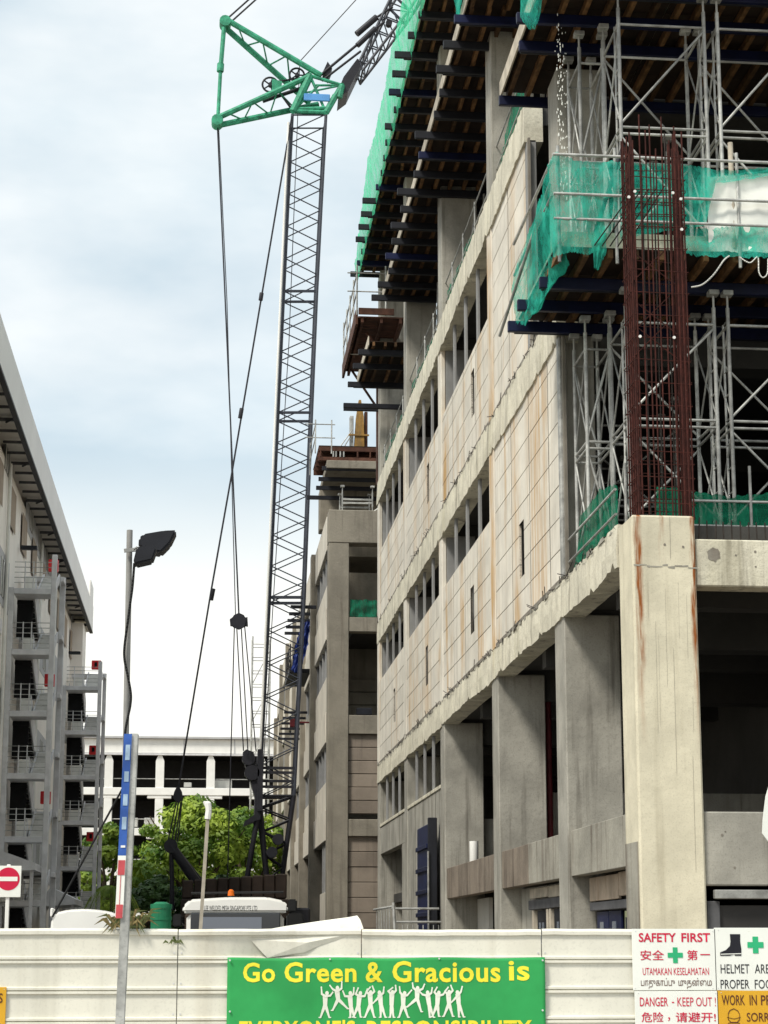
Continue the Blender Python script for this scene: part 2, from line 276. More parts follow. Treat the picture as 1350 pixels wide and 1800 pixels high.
# ------------------------------------------------------------------ helpers
WL = {}
def _tag(o, label=None, cat=None, group=None, kind=None):
    if label: o['label'] = label
    if cat: o['category'] = cat
    if group: o['group'] = group
    if kind: o['kind'] = kind
    return o
def root(name, label, cat, loc, group=None):
    o = bpy.data.objects.new(name, None); col.objects.link(o); o.location = loc; o.empty_display_size = .3
    WL[o.name] = Vector(loc); return _tag(o, label, cat, group)
def _frame(p, q):
    d = (q - p).normalized(); u = Vector((0, 0, 1)) if abs(d.z) < .9 else Vector((0, 1, 0))
    a = d.cross(u).normalized(); return d, a, a.cross(d).normalized()
class MB:
    def __init__(s): s.v = []; s.f = []
    def add(s, vs, fs):
        k = len(s.v); s.v += [Vector(x) for x in vs]; s.f += [tuple(i + k for i in f) for f in fs]; return s
    def box(s, a, b):
        x0, y0, z0 = a; x1, y1, z1 = b
        return s.add([(x0, y0, z0), (x1, y0, z0), (x1, y1, z0), (x0, y1, z0), (x0, y0, z1), (x1, y0, z1), (x1, y1, z1), (x0, y1, z1)],
                     [(0, 3, 2, 1), (4, 5, 6, 7), (0, 1, 5, 4), (1, 2, 6, 5), (2, 3, 7, 6), (3, 0, 4, 7)])
    def tube(s, p, q, r, n=6, r2=None):
        p = Vector(p); q = Vector(q); d, a, b = _frame(p, q); r2 = r if r2 is None else r2; vs = []
        for c, rr in ((p, r), (q, r2)):
            vs += [c + (a * math.cos(6.2832 * i / n) + b * math.sin(6.2832 * i / n)) * rr for i in range(n)]
        return s.add(vs, [(i, (i + 1) % n, n + (i + 1) % n, n + i) for i in range(n)] + [tuple(range(n - 1, -1, -1)), tuple(range(n, 2 * n))])
    def path(s, pts, r, n=5):
        for a, b in zip(pts, pts[1:]): s.tube(a, b, r, n)
        return s
    def bar(s, p, q, wd, h, up=None):
        p = Vector(p); q = Vector(q); d, a, b = _frame(p, q)
        if up is not None: b = (Vector(up) - d * d.dot(Vector(up))).normalized(); a = d.cross(b)
        vs = [c + a * sx * wd / 2 + b * sz * h / 2 for c in (p, q) for sx, sz in ((-1, -1), (1, -1), (1, 1), (-1, 1))]
        return s.add(vs, [(0, 1, 5, 4), (1, 2, 6, 5), (2, 3, 7, 6), (3, 0, 4, 7), (3, 2, 1, 0), (4, 5, 6, 7)])
    def prism(s, poly, off):
        off = Vector(off); n = len(poly); vs = [Vector(p) for p in poly] + [Vector(p) + off for p in poly]
        return s.add(vs, [tuple(range(n - 1, -1, -1)), tuple(range(n, 2 * n))] + [(i, (i + 1) % n, n + (i + 1) % n, n + i) for i in range(n)])
    def build(s, name, mat, parent=None, smooth=False, label=None, cat=None, group=None, kind=None, fix=True, bevel=0):
        if parent is not None: org = WL[parent.name]
        else:
            xs = [p.x for p in s.v]; ys = [p.y for p in s.v]; zs = [p.z for p in s.v]
            org = Vector(((min(xs) + max(xs)) / 2, (min(ys) + max(ys)) / 2, min(zs)))
        me = bpy.data.meshes.new(name); me.from_pydata([p - org for p in s.v], [], s.f); me.materials.append(M[mat] if isinstance(mat, str) else mat)
        if fix or bevel:
            bm = bmesh.new(); bm.from_mesh(me)
            if bevel: bmesh.ops.bevel(bm, geom=bm.edges[:], offset=bevel, segments=2, affect='EDGES', clamp_overlap=True)
            if fix: bmesh.ops.recalc_face_normals(bm, faces=bm.faces)
            bm.to_mesh(me); bm.free()
        if smooth: me.polygons.foreach_set('use_smooth', [True] * len(me.polygons))
        o = bpy.data.objects.new(name, me); col.objects.link(o)
        if parent is not None: o.parent = parent
        else: o.location = org
        WL[o.name] = org.copy(); return _tag(o, label, cat, group, kind)
_cache = {}
def piece(name, mat, parent, a, b, bev=0.008):
    """a chamfered block between corners a and b; blocks of one size share their mesh"""
    a = Vector(a); b = Vector(b); s = b - a; key = (mat, round(s.x, 3), round(s.y, 3), round(s.z, 3), bev)
    if key not in _cache:
        mb = MB().box(-s / 2, s / 2); me = bpy.data.meshes.new(name); me.from_pydata(mb.v, [], mb.f); me.materials.append(M[mat])
        if bev:
            bm = bmesh.new(); bm.from_mesh(me); bmesh.ops.bevel(bm, geom=bm.edges[:], offset=min(bev, min(s) * .3), segments=1, affect='EDGES'); bm.to_mesh(me); bm.free()
        _cache[key] = me
    o = bpy.data.objects.new(name, _cache[key]); col.objects.link(o); c = (a + b) / 2
    if parent is not None: o.parent = parent; o.location = c - WL[parent.name]
    else: o.location = c
    WL[o.name] = c; return o
def rod(name, mat, parent, p, q, r, n=8):
    """a round tube; all tubes of a material share one mesh"""
    p = Vector(p); q = Vector(q); key = ('rod', mat, n)
    if key not in _cache:
        mb = MB().tube((0, 0, -.5), (0, 0, .5), 1, n); me = bpy.data.meshes.new('tube'); me.from_pydata(mb.v, [], mb.f); me.materials.append(M[mat])
        me.polygons.foreach_set('use_smooth', [len(f) == 4 for f in mb.f]); _cache[key] = me
    o = bpy.data.objects.new(name, _cache[key]); col.objects.link(o)
    d = q - p; mtx = Matrix.LocRotScale((p + q) / 2 - (WL[parent.name] if parent is not None else Vector()), d.to_track_quat('Z', 'Y'), (r, r, d.length))
    if parent is not None: o.parent = parent
    o.matrix_local = mtx; WL[o.name] = (p + q) / 2; return o
def smooth(pts, n=6):
    pts = [Vector(p) for p in pts]; o = []
    for i in range(len(pts) - 1):
        p0, p1, p2, p3 = pts[max(i - 1, 0)], pts[i], pts[i + 1], pts[min(i + 2, len(pts) - 1)]
        for k in range(n):
            t = k / n; o.append(.5 * (2 * p1 + (p2 - p0) * t + (2 * p0 - 5 * p1 + 4 * p2 - p3) * t * t + (3 * p1 - p0 - 3 * p2 + p3) * t ** 3))
    return o + [pts[-1]]
def rough_beam(name, mat, parent, x0, x1, y0, y1, z0, z1, seg=.16, jz=.05, jx=.012, seed=1):
    """a cast beam along Y whose lower arris and top are broken and uneven"""
    rg = random.Random(seed); n = max(2, int((y1 - y0) / seg)); mb = MB(); rings = []; lo = 0
    for i in range(n + 1):
        y = y0 + (y1 - y0) * i / n; lo = lo * .88 + rg.uniform(-jz, jz) * .32; chip = -rg.uniform(.03, .12) if rg.random() < .07 else 0
        ja = rg.uniform(-jx, jx)
        rings.append([(x0 + ja, y, z0 + lo - chip), (x0 + rg.uniform(-jx, jx), y, z0 + (z1 - z0) * .45), (x0 + rg.uniform(-jx, jx) + .02, y, z1 + rg.uniform(-.03, .03)), (x1, y, z1), (x1, y, z0 + lo * .3)])
    vs = [p for r_ in rings for p in r_]; k = 5; fs = []
    for i in range(n):
        for j in range(k): fs.append((i * k + j, i * k + (j + 1) % k, (i + 1) * k + (j + 1) % k, (i + 1) * k + j))
    fs += [tuple(range(k)), tuple(range(n * k + k - 1, n * k - 1, -1))]
    return mb.add(vs, fs).build(name, mat, parent)
def sheet(name, mat, rows, label=None, cat=None, group=None, parent=None, wob=.05, nu=18, nv=10, seed=0, thick=0.0):
    """a cloth between polylines (rows of points from top to bottom, all of equal length), with folds"""
    rg = random.Random(seed); ph = [rg.uniform(0, 6.28) for _ in range(6)]; rows = [[Vector(p) for p in r_] for r_ in rows]
    def samp(r_, u):
        t = u * (len(r_) - 1); i = min(int(t), len(r_) - 2); return r_[i].lerp(r_[i + 1], t - i)
    nu, nv = int(nu * 2.2), int(nv * 2.2); mb = MB(); g = []
    for j in range(nv + 1):
        v = j / nv; t = v * (len(rows) - 1); k = min(int(t), len(rows) - 2)
        for i in range(nu + 1):
            u = i / nu; p = samp(rows[k], u).lerp(samp(rows[k + 1], u), t - k)
            a = wob * (math.sin(u * 17 + ph[0] + v * 1.5) * .6 + math.sin(u * 41 + ph[1] - v * 2) * .3 + math.sin(v * 9 + ph[2] + u * 5) * .3)
            a += wob * 1.5 * (noise.noise(p * 2.3 + Vector((seed, 0, 0))) + .6 * noise.noise(p * 6.1) + .35 * abs(noise.noise(p * Vector((13, 13, 5)).length * .08 + Vector((seed, 3, 1)))))
            edge = (rg.uniform(-1, 1) * wob * .6) if j in (0, nv) or i in (0, nu) else 0
            g.append(p + Vector((a * .5, a, edge)))
    m = nu + 1; mb.add(g, [(j * m + i, j * m + i + 1, (j + 1) * m + i + 1, (j + 1) * m + i) for j in range(nv) for i in range(nu)])
    return mb.build(name, mat, parent, smooth=True, label=label, cat=cat, group=group, fix=False)
def lettering(parent, txt, x0, x1, z0, z1, Y, mat, bold=0.0, spacing=1.0, name='lettering'):
    """printed words on a plate that faces the street end (-Y), fitted to the width and height given"""
    cu = bpy.data.curves.new('lettering', 'FONT'); cu.body = txt; cu.size = 1; cu.offset = bold; cu.space_character = spacing; cu.resolution_u = 3
    ob = bpy.data.objects.new('lettering', cu); col.objects.link(ob); dg = bpy.context.evaluated_depsgraph_get(); dg.update()
    me = bpy.data.meshes.new_from_object(ob.evaluated_get(dg)); bpy.data.objects.remove(ob); bpy.data.curves.remove(cu)
    xs = [v.co.x for v in me.vertices]; ys = [v.co.y for v in me.vertices]
    if not xs: return None
    ax, bx, ay, by = min(xs), max(xs), min(ys), max(ys); org = WL[parent.name]
    for v in me.vertices:
        v.co = Vector((x0 + (v.co.x - ax) / (bx - ax) * (x1 - x0), Y, z0 + (v.co.y - ay) / (by - ay) * (z1 - z0))) - org
    me.materials.clear(); me.materials.append(M[mat]); o = bpy.data.objects.new(name, me); col.objects.link(o); o.parent = parent; WL[o.name] = org.copy(); return o
def flat(parent, name, mat, pts, Y, d=.002):
    return MB().prism([(x, Y, z) for x, z in pts], (0, -d, 0)).build(name, mat, parent)

# ------------------------------------------------------------------ ground
def ground_sheet(name, mat, x0, x1, y0, y1, z):
    return MB().add([(x0, y0, z), (x1, y0, z), (x1, y1, z), (x0, y1, z)], [(0, 1, 2, 3)]).build(name, mat, None, kind='structure', fix=False)
ground_sheet('ground', 'soil', -2500, 2500, -2500, 2500, -.02)
ground_sheet('road', 'asphalt', -7.0, 5.0, 20, 175, -.008)
MB().box((-60, 9.5, -.1), (60, 15.2, .12)).build('pavement', 'paving', None, kind='structure')
ground_sheet('street', 'asphalt', -60, 60, -40, 9.5, -.004)

# ------------------------------------------------------------------ the unfinished block beside the street
XF = 6.3
YC = [32.75, 40.3, 49.4, 58.5, 67.6]
ZD, ZC, ZB = (7.57, 8.23), (12.65, 13.45), (17.9, 18.75)
blk = root('unfinished_building', 'long raw concrete block under construction with cream panelled floors and dark open bays', 'building', (XF + 8, 47, 0))
# columns
piece('column', 'rust_column', blk, (XF, 26.92, 0), (7.27, 27.82, 8.2), .03)
piece('column', 'concrete', blk, (XF + .004, 32.3, 0), (7.3, 33.2, ZD[0] + .05), .02)
piece('column', 'concrete', blk, (XF + .05, 32.32, ZD[1] - .02), (6.95, 33.2, 13.05), .02)
piece('column', 'concrete', blk, (XF + .05, 32.32, 13.05), (7.3, 33.2, 18.04), .02)
for i, yc in enumerate(YC[1:]):
    piece('column', 'concrete', blk, (XF + .004, yc - .42, 0), (XF + 1.04, yc + .42, ZD[0] + .05), .02)
    piece('pilaster', 'panel', blk, (XF - .02, yc - .34, ZD[1] - .02), (XF + .11, yc + .34, ZC[0] + .04), .02)
    piece('column', 'mullion', blk, (XF + .112, yc - .33, ZD[1] - .02), (XF + .9, yc + .33, ZC[0] + .04), .02)
    piece('pilaster', 'panel', blk, (XF - .02, yc - .34, ZC[1] - .02), (XF + .11, yc + .34, ZB[0] + .04), .02)
    piece('column', 'mullion', blk, (XF + .112, yc - .33, ZC[1] - .02), (XF + .9, yc + .33, ZB[0] + .04), .02)
    piece('column', 'concrete', blk, (XF + .01, yc - .42, ZB[1] - .05), (XF + 1.0, yc + .42, 26.9), .02)
for x in (15.5, 24.5):
    for yc in [27.4] + YC:
        piece('column', 'deep', blk, (x, yc - .42, 0), (x + .9, yc + .42, 17.0), 0)
# edge beams, one length to each bay
ends = [27.82, 32.75, 40.3, 49.4, 58.5, 67.95]
for i in range(5):
    rough_beam('edge_beam', 'beam', blk, XF - .03, XF + .38, ends[i], ends[i + 1] - .004, *ZD, seed=10 + i, jz=.06)
    if i:
        rough_beam('edge_beam', 'beam', blk, XF - .04, XF + .36, ends[i] if i > 1 else 32.3, ends[i + 1] - .004, *ZC, seed=20 + i, jz=.05)
        rough_beam('edge_beam', 'beam', blk, XF - .05, XF + .34, ends[i] if i > 1 else 35.3, ends[i + 1] - .004, *ZB, seed=30 + i, jz=.07)
piece('front_beam', 'beam', blk, (7.275, 26.98, 7.14), (16, 27.4, 7.86), .02)
piece('front_parapet', 'concrete', blk, (7.275, 27.0, 2.72), (16, 27.2, 3.79), .02)
piece('lintel_strip', 'galv', blk, (7.4, 26.93, 2.53), (16, 27.05, 2.66), .01)
piece('roller_shutter', 'shutter', blk, (7.5, 27.1, 0), (16, 27.16, 2.44), 0)
piece('shutter_frame', 'door_grey', blk, (7.3, 27.03, 0), (7.49, 27.2, 2.5), .01)
# floors
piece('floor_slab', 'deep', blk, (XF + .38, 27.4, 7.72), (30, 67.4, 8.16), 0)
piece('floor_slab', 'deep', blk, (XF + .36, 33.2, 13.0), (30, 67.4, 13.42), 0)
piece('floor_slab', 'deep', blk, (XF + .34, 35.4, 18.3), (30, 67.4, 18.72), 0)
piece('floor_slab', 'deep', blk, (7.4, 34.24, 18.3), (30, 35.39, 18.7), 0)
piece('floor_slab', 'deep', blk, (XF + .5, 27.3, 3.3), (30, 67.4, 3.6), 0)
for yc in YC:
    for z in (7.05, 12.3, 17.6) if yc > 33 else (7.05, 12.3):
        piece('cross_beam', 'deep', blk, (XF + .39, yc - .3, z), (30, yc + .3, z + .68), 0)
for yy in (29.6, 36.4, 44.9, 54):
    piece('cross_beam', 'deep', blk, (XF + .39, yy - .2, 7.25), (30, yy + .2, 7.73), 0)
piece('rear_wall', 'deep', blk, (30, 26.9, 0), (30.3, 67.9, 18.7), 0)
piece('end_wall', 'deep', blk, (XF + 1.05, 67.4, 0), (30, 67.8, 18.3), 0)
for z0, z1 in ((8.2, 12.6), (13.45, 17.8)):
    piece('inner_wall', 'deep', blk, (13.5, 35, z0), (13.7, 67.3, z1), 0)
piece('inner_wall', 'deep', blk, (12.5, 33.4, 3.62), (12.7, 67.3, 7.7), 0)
# walls inside the open bays of the lower floor
piece('low_wall', 'concrete', blk, (XF + 1.05, 49.3, 3.6), (14, 49.55, 5.12), .01)
piece('low_wall', 'concrete', blk, (XF + 1.05, 40.4, 3.6), (14, 40.65, 5.12), .01)
rod('standpipe', 'dull_red', blk, (7.44, 40.1, 3.6), (7.44, 40.1, 7.5), .07)
rod('pipe_stub', 'white', blk, (6.62, 45.9, 3.7), (6.62, 45.9, 4.35), .11)
# spandrels over the shop-height storey
for i, (y0, y1) in enumerate(((27.82, 32.3), (33.2, 36.6), (36.604, 39.88), (40.72, 48.98))):
    piece('spandrel', 'spandrel' if i < 2 else 'spandrel_brown', blk, (XF + .05, y0, 3.03), (XF + .28, y1, 3.81), .01)
# lower storey beneath the spandrels: doors, boards and frames
def shop_front(y0, y1):
    f = root('door_screen', None, None, (XF + .6, y0, 0)); f.parent = blk; f.location = Vector((XF + .6, y0, 0)) - WL[blk.name]
    return f
XD = XF + .34
piece('board', 'tile_beige', blk, (XD, 29.95, 2.6), (XD + .06, 32.2, 3.0), .01)
piece('board', 'tile_beige', blk, (XD, 27.9, 2.64), (XD + .06, 29.9, 3.02), .01)
piece('door_frame', 'door_grey', blk, (XD, 27.9, 2.44), (XD + .1, 32.2, 2.58), .01)
for y0, y1 in ((30.05, 30.95), (31.0, 31.9)):
    d = piece('door', 'blue_steel', blk, (XD + .06, y0, 0), (XD + .1, y1, 2.42), .005)
    piece('vision_panel', 'glass_blue', d, (XD + .045, y0 + .35, 1.2), (XD + .058, y0 + .6, 2.25), 0)
wf = piece('window_frame', 'olive', blk, (XD + .02, 29.0, .9), (XD + .08, 29.6, 2.4), .01)
piece('pane', 'glass', wf, (XD + .008, 29.08, 1.0), (XD + .018, 29.5, 2.3), 0)
piece('door', 'black_steel', blk, (XD + .05, 28.15, 0), (XD + .1, 28.75, 2.35), .005)
piece('board', 'edge_wood', blk, (XD, 36.2, 2.78), (XD + .06, 38.2, 2.98), .01)
piece('board', 'edge_wood', blk, (XD, 34.3, 2.76), (XD + .06, 36.1, 2.98), .01)
piece('door_frame', 'door_grey', blk, (XD - .01, 34.2, 2.56), (XD + .1, 38.3, 2.75), .01)
for y0, y1 in ((34.7, 35.8), (36.6, 37.6)):
    d = piece('door', 'black_steel', blk, (XD + .05, y0, 0), (XD + .1, y1, 2.54), .005)
    for q in (.25, .6): piece('vision_panel', 'glass_blue', d, (XD + .035, y0 + q, 1.1), (XD + .048, y0 + q + .16, 2.3), 0)
for y in (34.45, 36.0, 36.3, 37.9):
    piece('door_jamb', 'edge_wood', blk, (XD, y - .07, 0), (XD + .1, y + .07, 2.55), .01)
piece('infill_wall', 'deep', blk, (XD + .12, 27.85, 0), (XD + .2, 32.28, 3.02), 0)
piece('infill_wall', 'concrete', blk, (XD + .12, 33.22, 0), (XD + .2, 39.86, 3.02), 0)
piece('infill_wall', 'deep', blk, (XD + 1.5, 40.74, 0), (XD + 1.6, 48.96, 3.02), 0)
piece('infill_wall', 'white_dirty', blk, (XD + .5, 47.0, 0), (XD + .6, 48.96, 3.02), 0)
piece('corner_patch', 'spandrel', blk, (XF - .012, 27.0, 0), (XF - .002, 27.8, 3.35), 0)
# lower storey of the two far bays: strip windows in solid wall, a doorway in the last bay
for i in (2, 3):
    y0, y1 = YC[i] + .42, YC[i + 1] - .42
    piece('wall', 'concrete', blk, (XF + .03, y0, 5.0 if i == 3 else 0), (XF + .3, y1, 5.95), .01)
    if i == 3: piece('wall', 'concrete', blk, (XF + .03, y0, 0), (XF + .3, y0 + 1.0, 4.998), .01)
    piece('sill', 'beam', blk, (XF, y0, 5.952), (XF + .34, y1, 6.06), .015)
    for k in range(1, 4):
        y = y0 + (y1 - y0) * k / 4; piece('mullion', 'mullion', blk, (XF + .04, y - .1, 6.062), (XF + .11, y + .1, ZD[0] + .04), .01)
# panelled storeys
def cut(r_, h):
    (a, b, c, d), (e, f, g, k) = r_, h           # y0,y1,z0,z1 minus a hole
    if f <= a or e >= b or k <= c or g >= d: return [r_]
    o = []
    if e > a: o.append((a, e, c, d))
    if f < b: o.append((f, b, c, d))
    m0, m1 = max(a, e), min(b, f)
    if g > c: o.append((m0, m1, c, g))
    if k < d: o.append((m0, m1, k, d))
    return o
def panel_wall(ys, z0, z1, slit):
    hole = slit or (0, 0, 0, 0); row = .59
    for b in cut((ys[0] - .3, ys[-1] + .3, z0 - .05, z1), hole):
        piece('backing_wall', 'backing', blk, (XF + .010, b[0], b[2]), (XF + .06, b[1], b[3]), 0)
    for a, b in zip(ys, ys[1:]):
        z = z0
        while z < z1 - .06:
            t = min(z + row, z1); t = z1 if z1 - t < .12 else t
            for p in cut((a + .055, b - .055, z + .009, t - .009), hole):
                if p[1] - p[0] > .05 and p[3] - p[2] > .05:
                    q = random.uniform(0, .003); piece('wall_panel', 'panel', blk, (XF + q, p[0], p[2]), (XF + .05 + q, p[1], p[3]), .003)
            z = t
def bay_lines(i): return [YC[i] + .34 + (YC[i + 1] - YC[i] - .68) * k / 4 for k in range(5)]
panel_wall([32.3, 33.5, 35.6, 37.75, 39.96], ZD[1] + .02, ZC[0] + .03, (36.3, 36.88, 9.13, 10.25))
panel_wall([35.5, 37.75, 39.96], ZC[1] + .02, ZB[0] + .03, None)
piece('wall_end', 'mullion', blk, (XF, 35.3, ZC[1]), (XF + .2, 35.49, ZB[0] + .03), .01)
piece('downpipe', 'galv', blk, (XF - .05, 32.12, ZD[1] + .02), (XF + .1, 32.29, 12.7), .03)
for i in (1, 2, 3):
    ys = bay_lines(i); s = ys[1] + .45 + .1 * i
    panel_wall(ys, ZD[1] + .02, 11.2, (s, s + .62, 9.13, 10.25))
    s2 = ys[1] + .2
    panel_wall(ys, ZC[1] + .02, 15.98, (s2, s2 + .55, 14.36, 15.5) if i < 3 else None)
    for za, zb in ((11.2, ZC[0]), (15.98, ZB[0])):
        for y in ys[1:-1]: piece('mullion', 'mullion', blk, (XF + .05, y - .1, za), (XF + .12, y + .1, zb + .05), .01)
        piece('sill', 'panel', blk, (XF + .02, ys[0], za + .002), (XF + .36, ys[-1], za + .05), .01)
# starter bars and broken screed along the ledges
mb = MB(); rg = random.Random(4)
for z, y0, y1 in ((ZD[1], 28, 67.5), (ZC[1], 32.5, 67.5)):
    for k in range(int((y1 - y0) * 2.0)):
        y = rg.uniform(y0, y1); x = XF + rg.uniform(-.06, .03); l_ = rg.uniform(.06, .28)
        mb.tube((x, y, z - .06), (x - rg.uniform(-.03, .1), y + rg.uniform(-.7, .7), z + rg.uniform(-.02, .12)), .008, 4)
mb.build('starter_bar', 'rebar_dark', blk, kind='stuff')
for z, y0, y1 in ((ZD[1], 32.4, 67.5), (ZC[1], 32.5, 67.5)): piece('ledge_groove', 'backing', blk, (XF - .012, y0, z + .0), (XF + .01, y1, z + .075), 0)
# rough pour joint round the corner column
jr = MB(); x = XF + .02
while x < 7.24:
    e = x + rg.uniform(.03, .12); zc = 7.42 + rg.uniform(-.02, .02); jr.add([(x, 26.916, zc - .012), (e, 26.916, zc - rg.uniform(.004, .03)), (e, 26.916, zc + rg.uniform(0, .02)), (x, 26.916, zc + .008)], [(0, 1, 2, 3)]); x = e
jr.build('pour_joint', 'spandrel', blk)
for x, za, zb, w_ in ((6.62, 4.9, 6.6, .006), (6.66, 5.0, 6.4, .005), (6.78, 5.6, 7.1, .006), (6.88, 4.3, 6.2, .008), (7.1, 6.0, 7.0, .006), (7.12, 2.9, 4.6, .008), (6.98, 6.3, 7.2, .005), (6.88, 7.5, 8.19, .01), (6.52, 6.6, 7.2, .006), (7.15, 4.9, 5.5, .006)):
    MB().add([(x, 26.914, za), (x + w_ * .45, 26.914, za + .05), (x + w_ * .4 + .006, 26.914, zb), (x + .006, 26.914, zb - .03)], [(0, 1, 2, 3)]).build('form_mark', 'backing', blk, fix=False)
for x, z, r_ in ((7.9, 7.62, .015), (8.2, 7.68, .02), (8.45, 7.6, .02), (8.2, 7.45, .015), (8.5, 7.4, .02), (7.55, 3.45, .02), (7.72, 2.98, .018), (8.35, 2.98, .02), (8.2, 3.6, .015), (6.8, 7.75, .018), (7.08, 7.72, .018), (7.6, 3.5, .012)):
    yq = 26.978 if z > 7 and x > 7.3 else (26.998 if z < 4 else 26.916)
    MB().tube((x, yq, z), (x, yq - .003, z), r_, 9).build('tie_hole', 'backing', blk)
mb_ = MB(); rq = random.Random(5)
c_ = [(7.55 + math.cos(6.2832 * i / 16) * .1 * rq.uniform(.75, 1.2), 26.974, 7.62 + math.sin(6.2832 * i / 16) * .11 * rq.uniform(.75, 1.2)) for i in range(16)]
mb_.add(c_, [tuple(range(16))]).build('honeycomb_patch', 'spandrel', blk, fix=False)
mb = MB()
for z, y0, y1 in ((ZD[1], 27.9, 67.5), (ZC[1], 32.5, 67.5)):
    y = y0
    while y < y1:
        l_ = rg.uniform(.15, .6); x = XF - .035 + rg.uniform(0, .02); h = rg.uniform(.015, .07)
        mb.add([(x, y, z - .05), (x, y + l_, z - .05), (x + rg.uniform(.0, .02), y + l_ * rg.uniform(.6, .95), z + h), (x, y + l_ * .2, z + h * .7), (XF + .09, y, z), (XF + .09, y + l_, z)], [(0, 1, 2, 3), (3, 2, 5, 4)])
        y += l_ + rg.uniform(0, .8)
mb.build('broken_screed', 'spandrel', blk, kind='stuff')

# ------------------------------------------------------------------ rebar cage on the corner column
rb = root('rebar_cage', 'tall rusty reinforcement cage standing on the corner column', 'rebar', (6.78, 27.37, 8.2))
xa, xb, ya, yb, zt = 6.47, 7.25, 26.98, 27.55, 14.4
for k in range(7):
    x = xa + .12 + (xb - xa - .24) * k / 6 + random.uniform(-.02, .02)
    for y in (ya,) if k % 2 else (ya, yb):
        j = random.uniform(-.012, .012); rod('vertical_bar', 'rust' if y == ya else 'rebar_dark', rb, (x, y, 8.15), (x + j, y + j, zt - random.uniform(-.3, .35)), .0135, 6)
for x in (xa, xb):
    for k in range(5):
        y = ya + (yb - ya) * k / 4; j = random.uniform(-.01, .01)
        for dx in (-.03, .03): rod('vertical_bar', 'rust', rb, (x + dx, y, 8.15), (x + dx + j, y, zt - random.uniform(-.2, .4)), .014, 6)
z = 8.4
while z < 14.1:
    s = .2 if z < 9.0 or 12.5 < z < 13.5 else .36
    for a, b in (((xa - .06, ya), (xb + .06, ya)), ((xb + .06, ya), (xb + .06, yb)), ((xa - .06, yb), (xb + .06, yb)), ((xa - .06, ya), (xa - .06, yb))):
        j = random.uniform(-.02, .02); rod('tie', 'rust', rb, (*a, z + j), (*b, z - j), .008, 5)
    z += s
for z0 in (11.9, 11.1, 10.7):
    for sx in (-1, 1): rod('tie', 'rust', rb, (6.78 - .35 * sx, ya + .1, z0), (6.78 + .35 * sx, yb - .1, z0 + .75), .01, 5)
for x, y_, z in ((6.5, ya - .02, 13.35), (7.1, ya - .02, 13.35), (6.52, ya - .02, 11.0), (7.05, ya - .02, 11.0), (6.4, ya - .03, 13.25), (7.22, ya - .03, 12.75), (7.22, ya - .03, 13.25)):
    mb = MB().tube((x, y_, z), (x, y_ - .02, z), .024, 10).build('spacer', 'white', rb)
# bent splice bars beside the cage
for k in range(5):
    x = 6.15 + k * .13; rod('splice_bar', 'rebar_dark', rb, (x, 28.4, 13.0), (x + .55, 27.9, 13.75 + k * .03), .012, 5)

# ------------------------------------------------------------------ formwork decks
def deck(name, label, x0, x1, y0, y1, z, beams, jsp=.4, lens=2.6, over=.25, beam_mat='blue_steel', slab=.3, edge=True, seed=0, jh=.15, group=None):
    """joists along Y over cross beams along X; z is the underside of the beams"""
    rg = random.Random(seed)
    d = root(name, label, 'formwork', ((x0 + x1) / 2, (y0 + y1) / 2, z), group)
    for k, y in enumerate(beams):
        o_ = over * rg.uniform(.3, 1.7)
        bm_ = beam_mat if beam_mat != 'mixed' else ('blue_steel' if k % 6 == 2 else 'black_steel')
        piece('cross_beam', bm_, d, (x0 - round(o_, 2), y - .05, z), (x1, y + .05, z + .2), .012)
        if k % 2 == 0: piece('cross_beam', 'black_steel', d, (x0 - round(o_ * .5, 2), y + .07, z + .003), (x1, y + .13, z + .19), .01)
    x = x0 + .06; zj = z + .203
    while x < x1:
        y = y0
        while y < y1 - .05:
            e = min(y1, y + lens); dx = rg.uniform(-.05, .05)
            piece('joist', 'timber', d, (x + dx, y + .004, zj), (x + dx + .085, e - .004, zj + jh), .006); y = e
        x += jsp
    zp = zj + jh + .002; y = y0
    while y < y1 - .05:
        e = min(y1, y + 1.22); xx = x0
        while xx < x1 - .05:
            f = min(x1, xx + 2.44); piece('plywood_sheet', 'ply', d, (xx + .006, y + .006, zp), (f - .006, e - .006, zp + .02), 0); xx = f
        y = e
    if slab > 0: piece('fresh_slab', 'beam', d, (x0 + .12, y0 + .1, zp + .022), (x1, y1 - .1, zp + .022 + slab), .01)
    if edge:
        y = y0
        while y < y1 - .05:
            e = min(y1, y + 2.44)
            piece('edge_board', 'edge_wood', d, (x0 - .045, y + .01, zj + .02), (x0 - .012, e - .01, zp + .2), .005); y = e
    return d
fr = lambda a, b, s: [a + s * k for k in range(int((b - a) / s) + 1)]
deck('formwork_deck', 'timber joist formwork deck wrapped in green netting behind the rusty rebar cage', 5.55, 13.0, 28.6, 32.25, 12.68, [29.6, 30.75, 31.9], seed=1, over=.18, lens=4, edge=False, jsp=.41)
deck('formwork_deck', 'formwork deck over the top of the tall shoring frames, its brown joists seen from below', 5.62, 13.0, 28.3, 34.2, 18.05, [29.6, 30.7, 31.75, 34.05], seed=2, over=.18, lens=4, jsp=.41)
deck('formwork_deck', 'long lower formwork deck overhanging the panelled facade, its pale edge boards running up the columns', 5.58, 12.0, 36.0, 58.2, 22.3, fr(36.4, 58.1, 1.25), seed=3, over=.3, beam_mat='mixed')
deck('formwork_deck', 'uppermost long dark formwork deck edged with a green net strip', 5.62, 12.0, 42.0, 67.9, 26.75, fr(42.4, 67.7, 1.2), seed=4, over=.35, beam_mat='mixed')
deck('formwork_deck', 'small stub of dark formwork deck beneath the brown cantilevered platform', 5.35, 7.2, 60.8, 65.5, 21.6, [61.2, 62.8, 65.0], seed=5, over=.3, slab=0, beam_mat='black_steel')
